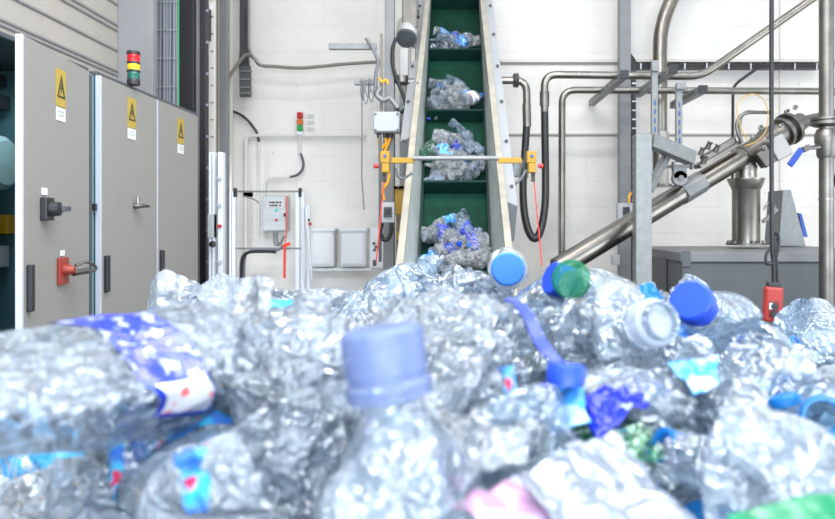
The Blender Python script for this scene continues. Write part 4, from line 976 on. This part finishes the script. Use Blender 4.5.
# ------------------------------------------------------------------ heap core (uncounted crushed plastic underneath)
def heap_z(x, y):
    e = max(0, abs(x - .25) - (1.05)) / .55; f = max(0, y - 1.85) / .7; g2 = max(0, -.05 - y) / .3
    return CH - .235 - .10 * max(0, y - .9) - 1.2 * min(1, (e * e + f * f + g2 * g2)) ** .8
nx, ny = 190, 170; V = []; fs = []
for i in range(nx):
    for j in range(ny):
        x = -1.25 + 3.0 * i / (nx - 1); y = -.3 + 3.0 * j / (ny - 1); q = Vector((x * 16, y * 16, 0))
        h = abs(noise.noise(q)) * .05 + abs(noise.noise(q * 2.3)) * .03 + noise.noise(q * .3) * .03
        V.append((x, y, max(0.0, heap_z(x, y) - h + .04)))
for i in range(nx - 1):
    for j in range(ny - 1): k = i * ny + j; fs.append((k, k + ny, k + ny + 1, k + 1))
me = bpy.data.meshes.new('crushed_plastic'); me.from_pydata(V, [], fs); me.update(); me.materials.append(DEEP)
for p in me.polygons: p.use_smooth = True
o = bpy.data.objects.new('crushed_plastic', me); C.objects.link(o)
tag(o, 'deep mass of pale crushed plastic packed beneath the loose bottles', 'crushed plastic', kind='stuff')
mb = bpy.data.meshes.new('crushed_plastic_fill')

def loose_cap(px, py, Z, axis, m, label, r=.0155, h=.014, ring=False):
    c = P(px, py, Z); mb_ = MB()
    prof = [(0, r), (h - .002, r), (h, r - .0015)] if not ring else [(0, r), (h, r), (h, r - .002), (0, r - .002), (0, r)]
    if not ring: prof = [(.002, r - .0015), (0, r - .0012), (0, r)] + prof[1:] + [(h, 0)]
    return tag(mb_.lathe(prof, c, axis, 40, False).build('ring_collar' if ring else 'bottle_cap', m, smooth=True), label, 'cap')
# ------------------------------------------------------------------ the bottles one can tell apart
LM = []                                 # landmarks (px, py, phrase)
def B(b, n, R, m, label, seed, **kw):
    return bottle(P(*b), P(*n), R, m, label, seed, **kw)
def LMK(px, py, ph): LM.append((px, py, ph))

o, b_ = bottle((-.260, .235, CH - .078), (-.104, .475, CH - .118), .061, SIL, 'big crinkled clear bottle with a blue printed label band and white patch', 11, crush=.15, flat=.55, roll=.26, res=2.2, crinkle=.004, ribs=False,
    lab=(LB_BLUE, .135, .168, -.1, 3.35), lab_text='blue printed label band', nk=1.3, cap=CAPW, cap_text='milky white cap')
b_.label(o, LB_WHT, .138, .166, 2.3, 3.25, text='white oval patch with small red print', name='label_patch', off=.0022)
LMK(130, 350, 'the printed label band')
o, b_ = B((425, 640, .27), (381, 331, .275), .040, CLR, 'pale blue bottle standing neck up with a frosted blue screw cap', 12, L=.24, crush=1.1, flat=.3, res=2.2, cap=CAPP, cap_text='frosted pale blue cap', crinkle=.007)
b_.nk = 1.07; b_.cap(o, CAPP, h=.004, gap=-.006).name = 'neck_ring'; b_.nk = 1.0
LMK(380, 358, 'the frosted blue cap')
B((262, 560, .31), (312, 305, .46), .052, SIL, 'large silvery crumpled bottle leaning beside the bottle with the frosted blue cap', 13, crush=1.2, flat=.25, res=2.4, crinkle=.006)
B((470, 490, .33), (440, 300, .58), .050, SIL, 'wide clear bottle crumpled into fine facets behind the frosted blue cap', 14, crush=1.3, flat=.3, res=2.4, crinkle=.006)
B((500, 470, .40), (380, 300, .64), .045, CLR, 'clear crumpled bottle leaning toward the pale blue pointed one', 15, crush=1.0, flat=.35, res=1.8)
o, _ = B((152, 297, 1.10), (292, 306, 1.22), .046, MLK, 'cloudy crumpled bottle lying in front of the grey cabinets', 16, crush=.9, flat=.2, res=2, crinkle=.004)
LMK(185, 295, 'the cloudy bottle')
B((225, 305, 1.25), (372, 297, 1.3), .036, CLR, 'long ribbed silvery bottle lying below the guard gate', 17, crush=.6, flat=.45, res=1.8)
o, _ = B((340, 330, .85), (436, 262, .98), .032, BLU, 'pale blue pointed bottle rising at the foot of the conveyor', 18, crush=.8, flat=.4, res=1.8)
LMK(410, 282, 'the pointed blue bottle')
o, _ = B((507, 268, 1.02), (508, 269, .80), .026, MLK, 'milky bottle lying end on with a bright blue cap disc', 19, L=.22, crush=.3, flat=.1, res=1.6, cap=CAPL, cap_text='bright blue cap', nk=1.22)
LMK(508, 268, 'the bright blue disc')
B((640, 310, .72), (552, 278, .68), .036, BLU, 'pale bottle ending in a royal blue cap, beside the green ring', 20, L=.17, crush=.6, flat=.3, res=1.6, cap=CAPB, cap_text='royal blue cap', nk=1.05)
o, _ = B((640, 322, .80), (572, 284, .62), .034, CLR, 'clear bottle whose neck sits in the green ring collar', 21, L=.19, crush=.7, flat=.3, res=1.6, nk=1.0)
loose_cap(572, 280, .60, (-.35, -1, .25), CAPG, 'green see-through cap standing on edge by a clear bottle neck', .0165, .009)
LMK(570, 280, 'the green collar')
B((556, 350, .58), (664, 320, .45), .040, CLR, 'milky bottle with a wide white collar under the round royal blue cap', 22, crush=1.2, flat=.3, crinkle=.006, res=2, cap=CAPW, cap_text='wide white collar', cap_h=.010, nk=1.0)
o, _ = B((785, 392, .78), (690, 300, .54), .040, BLU, 'large pale blue bottle with a round royal blue cap facing outwards', 23, L=.26, crush=.6, flat=.2, res=2, cap=CAPB, cap_text='round royal blue cap', nk=1.02)
LMK(688, 300, 'the round royal blue cap')
B((655, 350, .75), (697, 281, .72), .036, CLR, 'clear open bottle neck with blue streaks peeping over the round royal blue cap', 24, L=.14, crush=.5, flat=.2, res=1.4, nk=1.1)
o, _ = B((690, 335, .92), (850, 455, .66), .036, BLU, 'long pale blue bottle sloping down below the red pendant control', 25, crush=.4, flat=.3, res=2, crinkle=.002)
LMK(772, 330, 'the red pendant')
B((742, 362, .95), (880, 415, .85), .038, BLU, 'pale blue ribbed bottle lying behind the long sloping one', 26, crush=.4, flat=.35, res=1.6)
B((797, 318, 1.0), (880, 395, .86), .046, BLU, 'pale blue crushed bottle rising beside the thick valve pipe', 27, crush=.5, flat=.3, res=1.8)
o, _ = B((856, 446, .56), (819, 416, .395), .030, BL2, 'blue tinted bottle with its open round mouth facing outwards', 28, L=.17, crush=.4, flat=.2, res=2, nk=.9)
LMK(820, 416, 'the open blue mouth')
B((700, 350, .62), (800, 404, .50), .036, CLR, 'clear ribbed bottle ending beside the open blue bottle mouth', 29, crush=.6, flat=.4, res=1.8, cap=CAPS, cap_text='pale sky blue ring cap')
B((850, 500, .31), (672, 455, .36), .036, CLR, 'clear crushed bottle lying over the green printed label sheet', 30, crush=.7, flat=.3, res=2.2, crinkle=.005)
LMK(740, 460, 'the green label sheet')
B((600, 440, .42), (700, 350, .52), .040, CLR, 'clear crumpled bottle reaching up to the white collar bottle', 31, crush=1.0, flat=.4, res=2, crinkle=.005)
B((500, 420, .52), (620, 360, .57), .044, CLR, 'broad clear crumpled bottle lying across behind the blue cap on a strap', 32, crush=1.1, flat=.4, res=2, crinkle=.005)
B((480, 330, .70), (590, 300, .72), .040, BLU, 'pale crumpled bottle lying behind the blue strap', 33, crush=.9, flat=.4, res=1.8)
B((700, 420, .45), (800, 360, .52), .040, CLR, 'clear faceted bottle between the green label sheet and the sloping blue one', 34, crush=1.2, flat=.4, res=2, crinkle=.005)
B((560, 320, .85), (670, 305, .95), .036, BLU, 'pale bottle lying behind the round royal blue cap', 35, crush=.7, flat=.3, res=1.6)
B((505, 300, .95), (420, 283, .9), .040, CLR, 'clear bottle lying between the pointed bottle and the bright blue cap disc', 36, crush=.8, flat=.3, res=1.6)
B((138, 352, .45), (216, 332, .50), .021, MLK, 'small milky white bottle with a cobalt cap above the printed label band', 37, L=.085, crush=.2, flat=.1, res=1.8, cap=CAPC, cap_text='small cobalt blue cap', nk=.6, ribs=False)
B((205, 520, .34), (170, 400, .44), .036, BLU, 'pale bottle with a cyan and red label beside the big banded bottle', 38, crush=.6, flat=.3, res=2, lab=(LB_MIX, .03, .075), lab_text='cyan label with a red mark')
B((560, 520, .33), (470, 400, .38), .040, BLU, 'pale blue collapsed bottle under the frosted white sheet', 39, crush=1.0, flat=.5, res=2, crinkle=.005)
B((610, 450, .41), (690, 445, .43), .026, GRN, 'small green bottle piece beneath the crumpled cobalt label', 40, L=.07 + .06, crush=.5, flat=.2, res=1.6)
LMK(640, 440, 'the green bottle piece')

# loose caps, labels, straps and film
loose_cap(565, 384, .38, (.12, .1, 1), CAPB, 'royal blue cap hanging at the end of the blue strap', .0104, .011)
LMK(565, 374, 'the blue strap cap')
pts = [P(508, 299, .47), P(519, 304, .46), P(530, 319, .43), P(538, 337, .41), P(547, 351, .39), P(557, 362, .38), P(566, 367, .38)]
vs = []; fs = []
pp = sm(pts, 6); ob = MB()
for i, p in enumerate(pp):
    w_ = .0020 + .0014 * math.sin(min(1, i / len(pp)) * PI)
    ob.v += [tuple(p + Vector((w_, 0, .001))), tuple(p - Vector((w_, 0, -.0))), tuple(p + Vector((-w_, .002, -.0015))), tuple(p + Vector((w_, .002, -.0015)))]
for i in range(len(pp) - 1):
    for j in range(4): ob.f.append((i * 4 + j, i * 4 + (j + 1) % 4, i * 4 + 4 + (j + 1) % 4, i * 4 + 4 + j))
tag(ob.build('blue_strap', CAPC, smooth=True), 'curved cobalt blue strap leading down to a blue cap', 'strap')
sheet('torn_label', [P(572, 392, .40), P(636, 380, .43), P(652, 408, .39), P(603, 434, .36)], LB_COB, 'crumpled cobalt blue label with pale print above the green bottle piece', 'label', 3, .008, 40, 60)
sheet('torn_label', [P(540, 385, .39), P(575, 388, .40), P(590, 425, .36), P(556, 432, .35)], LB_SKY, 'sky blue label scrap beside the crumpled cobalt label', 'label', 4, .005, 26, 50)
sheet('torn_label', [P(494, 366, .31), P(514, 366, .32), P(514, 390, .30), P(498, 392, .30)], LB_MIX, 'small scrap of label in blue and red behind the frosted blue cap', 'label', 5, .004, 20, 70)
sheet('torn_label', [P(640, 286, .60), P(652, 284, .62), P(664, 300, .60), P(648, 304, .58)], CAPS, 'light blue scrap just before the round royal blue cap', 'label', 6, .003, 16, 60)
sheet('torn_label', [P(733, 330, .66), P(738, 328, .67), P(757, 355, .64), P(750, 357, .63)], LB_CYA, 'narrow cyan scrap lying on the long sloping bottle', 'label', 7, .003, 16, 60)
sheet('torn_label', [P(670, 364, .44), P(716, 356, .46), P(722, 384, .43), P(690, 396, .42)], LB_SKY, 'pale blue label scrap below the white collar', 'label', 8, .004, 20, 50)
sheet('torn_label', [P(758, 378, .50), P(776, 384, .50), P(770, 392, .49), P(756, 386, .49)], LB_CYA, 'bright cyan scrap beside the open blue bottle mouth', 'label', 9, .004, 16, 60)
sheet('torn_label', [P(262, 299, .80), P(290, 299, .82), P(296, 306, .78), P(270, 308, .78)], LB_CYA, 'small cyan scrap under the long ribbed silvery bottle', 'label', 10, .003, 16, 60)
sheet('torn_label', [P(455, 500, .27), P(520, 480, .30), P(560, 520, .27), P(490, 540, .25)], LB_PNK, 'pale pink label scrap below the frosted white sheet', 'label', 11, .003, 24, 40)
sheet('torn_label', [P(180, 445, .26), P(206, 442, .27), P(204, 505, .25), P(186, 505, .24)], LB_MIX, 'cyan label scrap with a red mark beside the big banded bottle', 'label', 12, .005, 24, 60)
sheet('torn_label', [P(725, 516, .25), P(860, 484, .26), P(870, 556, .235), P(745, 566, .23)], LB_GRN, 'green printed label sheet with a white edge', 'label', 13, .002, 30, 30)
sheet('torn_label', [P(612, 430, .36), P(640, 420, .38), P(668, 452, .36), P(635, 465, .34)], GRN, 'thin green plastic flap beneath the crumpled cobalt label', 'plastic piece', 14, .004, 24, 40)
sheet('plastic_film', [P(230, 352, .40), P(262, 356, .39), P(274, 284, .43), P(248, 282, .44)], FLM, 'torn upright piece of pale clear film', 'plastic film', 15, .007, 34, 30)
LMK(258, 310, 'the torn upright film')
sheet('plastic_film', [P(520, 480, .28), P(610, 430, .34), P(700, 530, .28), P(590, 580, .24)], FWH, 'frosted white film sheet lying next to the crumpled cobalt label', 'plastic film', 16, .0032, 44, 30)
LMK(600, 480, 'the frosted white sheet')
sheet('plastic_film', [P(405, 400, .33), P(560, 410, .36), P(540, 470, .30), P(420, 450, .28)], FLM, 'thin clear film stretched beside the frosted blue screw cap', 'plastic film', 17, .012, 44, 26)
sheet('plastic_film', [P(540, 330, .66), P(680, 318, .62), P(660, 380, .52), P(545, 390, .52)], FLM, 'wide clear film folded over the bottles under the green collar', 'plastic film', 18, .016, 50, 22)
loose_cap(671, 448, .36, (-1, -.3, .4), CAPS, 'sky blue neck ring at the end of the clear crushed bottle', .009, .006, True)
loose_cap(146, 322, .43, (-.5, -.4, 1), CAPC, 'cobalt blue ring half sunk beside the milky white bottle', .009, .004, True)
loose_cap(799, 352, .62, (.8, -.6, .5), CAPS, 'thin sky blue ring lying on the long sloping bottle', .015, .002, True)
loose_cap(820, 416, .385, (-.12, -1, .12), CAPS, 'sky blue collar ring framing the open blue bottle mouth', .0112, .005, True)
loose_cap(786, 405, .42, (-.3, .2, 1), CAPS, 'sky blue cap beside the open blue bottle mouth', .0095, .006)

# ------------------------------------------------------------------ the other loose bottles of the heap
SIL_Y = [(-200, 335), (0, 328), (60, 335), (140, 325), (200, 305), (260, 302), (330, 292), (400, 290), (470, 280), (540, 278), (600, 280), (640, 296), (700, 318), (740, 345), (775, 365), (800, 335), (835, 330), (1100, 325)]
def sil(px): return float(np.interp(px, [a for a, _ in SIL_Y], [b for _, b in SIL_Y]))
rnd = random.Random(77)
rows = [.40, .48, .57, .68, .80, .94, 1.10, 1.28, 1.48, 1.70, 1.92]
FILL = []
for ri, Z in enumerate(rows):
    x0 = (-90 - VX) / F * Z; x1 = (925 - VX) / F * Z; n = max(3, int((x1 - x0) / (.135 if Z < 1 else .16)))
    for k in range(n):
        x = x0 + (x1 - x0) * (k + .5 + rnd.uniform(-.3, .3)) / n; Zc = Z + rnd.uniform(-.03, .03)
        if x < -1.05: continue
        px = VX + x / Zc * F
        R = rnd.choice([.034, .037, .041, .045]); L = rnd.uniform(.17, .27)
        dtop = max(.092, (sil(px) - VY) / F * Zc + .004)
        zc = CH - dtop - R * 1.12 - rnd.uniform(0, .02)
        az = rnd.uniform(0, 2 * PI); el = rnd.uniform(-.25, .25) * (1 if Z > .6 else .6)
        d = Vector((math.cos(az) * math.cos(el), math.sin(az) * math.cos(el), math.sin(el)))
        if Zc < .7 and abs(d.y) > .6: d = Vector((d.y, d.x, d.z))
        c = Vector((x, Zc, zc)); zt_ = abs(d.z) * L / 2
        c.z -= zt_
        # no end may come too close to the lens or above the outline
        FILL.append((c, d, L, R, px))
cols = [('clear', CLR), ('clear', CLR), ('pale blue', BLU), ('silvery', SIL), ('pale blue', BLU), ('cloudy', MLK), ('clear', CLR), ('silvery', SIL)]
form = ['crushed', 'crumpled', 'dented', 'flattened', 'twisted', 'squashed']
caps = [(None, ''), (None, ''), (None, ''), (CAPB, 'royal blue cap'), (None, ''), (CAPL, 'bright blue cap'), (CAPW, 'white cap'), (None, ''), (CAPC, 'cobalt cap'), (CAPS, 'sky blue cap')]
labs = [(None, '')] * 8 + [(LB_BLUE, 'blue label'), (LB_SKY, 'pale blue label'), (LB_CYA, 'cyan label')]
HIDE = set(); ORD = 'nearest second third fourth fifth sixth seventh eighth ninth tenth eleventh twelfth thirteenth fourteenth fifteenth sixteenth'.split(); ORD[0] = 'first'
def side(p):
    pyy = VY - (p.z - CH) / p.y * F; pxx = VX + p.x / p.y * F
    q = min(LM, key=lambda q: (q[0] - pxx) ** 2 + (1.5 * (q[1] - pyy)) ** 2); dx = pxx - q[0]; dy = (pyy - q[1]) * 1.3
    s_ = ('on the pipe side of' if dx > 0 else 'on the cabinet side of') if abs(dx) > abs(dy) else ('in front of' if dy > 0 else 'behind')
    return s_, q[2], dx * dx + dy * dy
keyed = {}
for i, f_ in enumerate(FILL):
    s_, ph, dd = side(f_[0]); keyed.setdefault((s_, ph), []).append((dd, i))
WHERE = {}
for (s_, ph), v in keyed.items():
    for r_, (dd, i) in enumerate(sorted(v)): WHERE[i] = (ORD[r_] + ' one ' if len(v) > 1 else '') + s_ + ' ' + ph
for i, (c, d, L, R, px) in enumerate(FILL):
    cn, m = cols[rnd.randrange(len(cols))]; fm = form[rnd.randrange(len(form))]; (cm, ct) = caps[rnd.randrange(len(caps))]; (lm, lt) = labs[rnd.randrange(len(labs))]
    cr = rnd.uniform(.5, 1.3); fl = rnd.uniform(.15, .55); rl = rnd.uniform(0, 6); cz = rnd.uniform(.002, .006); bd = rnd.uniform(-.5, .5); rb = rnd.random() < .6
    if i in HIDE: continue
    base = f'{cn} {fm} bottle with a {ct}, {WHERE[i]}' if cm else f'{cn} {fm} bottle, {WHERE[i]}'
    if len(base.split()) > 16: base = f'{cn} {fm} bottle, {WHERE[i]}'
    bottle(c - d * L / 2, c + d * L / 2, R, m, base, 1000 + i, cap=cm, cap_text=ct or None, lab=(lm, L * .3, L * .55) if lm else None, lab_text=lt or None, roll=rl,
           crush=cr, flat=fl, res=1.5 if c.y < .8 else 1.1, crinkle=cz, bend=bd, ribs=rb, group='loose bottles of the heap')

# ------------------------------------------------------------------ bottles carried by the conveyor cleats
rnd = random.Random(31)
shelf_names = {5: 'highest', 4: 'second highest', 3: 'third', 2: 'fourth', 1: 'lowest'}
CB = [CVY, SIL, CVY, BLU, CVY, CLR, CVY]
for si in (1, 2, 3, 4):
    Zs_ = cleatZ[si] if si < 5 else 0
    span = {4: .34, 3: .46, 2: .62, 1: .56}[si]; nn_ = {4: 8, 3: 11, 2: 15, 1: 15}[si]; spec = []
    for k in range(nn_):
        q = (k + .5) / nn_; x = ((k * .618034) % 1 - .5) * .37
        top_ = span * (1 - .35 * abs(x / .17) ** 2); spec.append((x, .02 + top_ * q * .85))
    words_ = [w_ + ' from the gear motor side' for w_ in 'first second third fourth fifth sixth seventh eighth ninth tenth eleventh twelfth thirteenth fourteenth fifteenth sixteenth seventeenth eighteenth nineteenth twentieth'.split()]
    for k, (x, up) in enumerate(sorted(spec)):
        # position: up along the belt above the cleat, lying on the belt
        zc = Zs_ + up * .67; off = .045 + rnd.uniform(0, .03) + (.06 * (1 - up / span) if k % 2 else 0)
        p = belt(x, zc, off)
        a = rnd.uniform(0, 2 * PI); e1 = Vector((1, 0, 0)); e2 = Vector((0, .673, .74)); nn = Vector((0, -.74, .673))
        d = (e1 * math.cos(a) + e2 * math.sin(a) * .5 + nn * rnd.uniform(-.3, .3)).normalized()
        L = rnd.uniform(.19, .27); R = rnd.uniform(.044, .060); m = CB[rnd.randrange(len(CB))]
        cm = rnd.choice([None, None, CAPB, None, CAPL, CAPW]); lm = rnd.choice([None, None, None, LB_SKY, None, LB_BLUE, None])
        if si == 2 and k == 5: lm = LB_TEA
        if si == 2 and k == 1: m = GRN
        if si == 3 and k == 13: m = GRN
        if si == 3 and k == 9: lm = LB_WHT
        nm_ = {id(CLR): 'clear', id(CVY): 'whitish', id(SIL): 'silvery', id(BLU): 'pale blue', id(BL2): 'sky blue', id(GRN): 'green'}[id(m)]
        wd = words_[k]
        c = p; lim = .20
        hx = abs(d.x) * L / 2
        if abs(c.x) + hx > lim: c.x = math.copysign(max(0, lim - hx), c.x)
        bottle(c - d * L / 2, c + d * L / 2, R, m, f'{nm_} crushed bottle on the {shelf_names[si]} conveyor cleat, {wd}', 3000 + si * 40 + k, cap=cm, lab=(lm, L * .25, L * .6) if lm else None,
               roll=rnd.uniform(0, 6), crush=rnd.uniform(.4, .9), flat=rnd.uniform(.2, .55), res=.9, crinkle=.004, group='crushed bottles on the conveyor')

# ------------------------------------------------------------------ camera, light, colour management
cam = bpy.data.cameras.new('camera'); co = bpy.data.objects.new('camera', cam); C.objects.link(co); SC.camera = co
co.location = (0, 0, CH); co.rotation_euler = (PI / 2, 0, 0)
cam.sensor_width = 36; cam.lens = F / 835 * 36; cam.shift_x = -(VX - 417.5) / 835; cam.shift_y = -(259.5 - VY) / 835
cam.clip_start = .02; cam.dof.use_dof = True; cam.dof.focus_distance = 1.7; cam.dof.aperture_fstop = 9

def area(name, loc, rot, sx_, sy_, power, col=(1, 1, 1)):
    l = bpy.data.lights.new(name, 'AREA'); l.shape = 'RECTANGLE'; l.size = sx_; l.size_y = sy_; l.energy = power; l.color = col
    o = bpy.data.objects.new(name, l); C.objects.link(o); o.location = loc; o.rotation_euler = rot; return o
for i, (x, y) in enumerate(((-.6, 3.2), (.3, 2.4), (.9, 3.0), (3.0, 3.2), (.2, -1.6), (2.2, -1.6))):
    area('unseen_overhead_light', (x, y, 5.2), (0, 0, 0), 1.3, .16, 26, (1, .92, .84))  # unseen overhead lights, one moved in to brighten the conveyor bottles
for x in (-1.3, -.3, .7, 1.7):
    for y in (-.9, .3, 1.5): area('unseen_overhead_light', (x, y, 4.4), (0, 0, 0), .9, .32, 23, (.86, .93, 1))  # unseen rows added to brighten the heap and spread sparkles over it
area('window_light', (-2.12, 5.75, 1.25), (0, math.radians(-90), 0), 1.5, 1.0, 11, (.80, .90, 1))
area('window_light', (5.6, 1.0, 1.9), (0, math.radians(90), 0), 2.6, 4.5, 120, (.80, .90, 1))
area('cabinet_fill_light', (XF - .12, 2.7, HT - .06), (0, 0, 0), .06, .3, 1.2, (.75, .95, 1))  # unseen light added to brighten the inside of the open cabinet
area('window_light', (.6, -2.8, 1.7), (math.radians(86), 0, 0), 5, 1.6, 230, (.82, .91, 1))

w = bpy.data.worlds.new('world'); SC.world = w; w.use_nodes = True
w.node_tree.nodes['Background'].inputs['Color'].default_value = (.76, .87, 1, 1); w.node_tree.nodes['Background'].inputs['Strength'].default_value = .95
SC.view_settings.view_transform = 'Standard'; SC.view_settings.look = 'None'; SC.view_settings.gamma = 1; SC.view_settings.use_curve_mapping = False
SC.view_settings.exposure = .32
SC.cycles.transparent_max_bounces = 20; SC.cycles.max_bounces = 10; SC.cycles.diffuse_bounces = 5; SC.cycles.glossy_bounces = 4
SC.cycles.caustics_reflective = False; SC.cycles.caustics_refractive = False; SC.cycles.sample_clamp_indirect = 6
for o in bpy.data.objects:
    if '_o' in o: del o['_o']
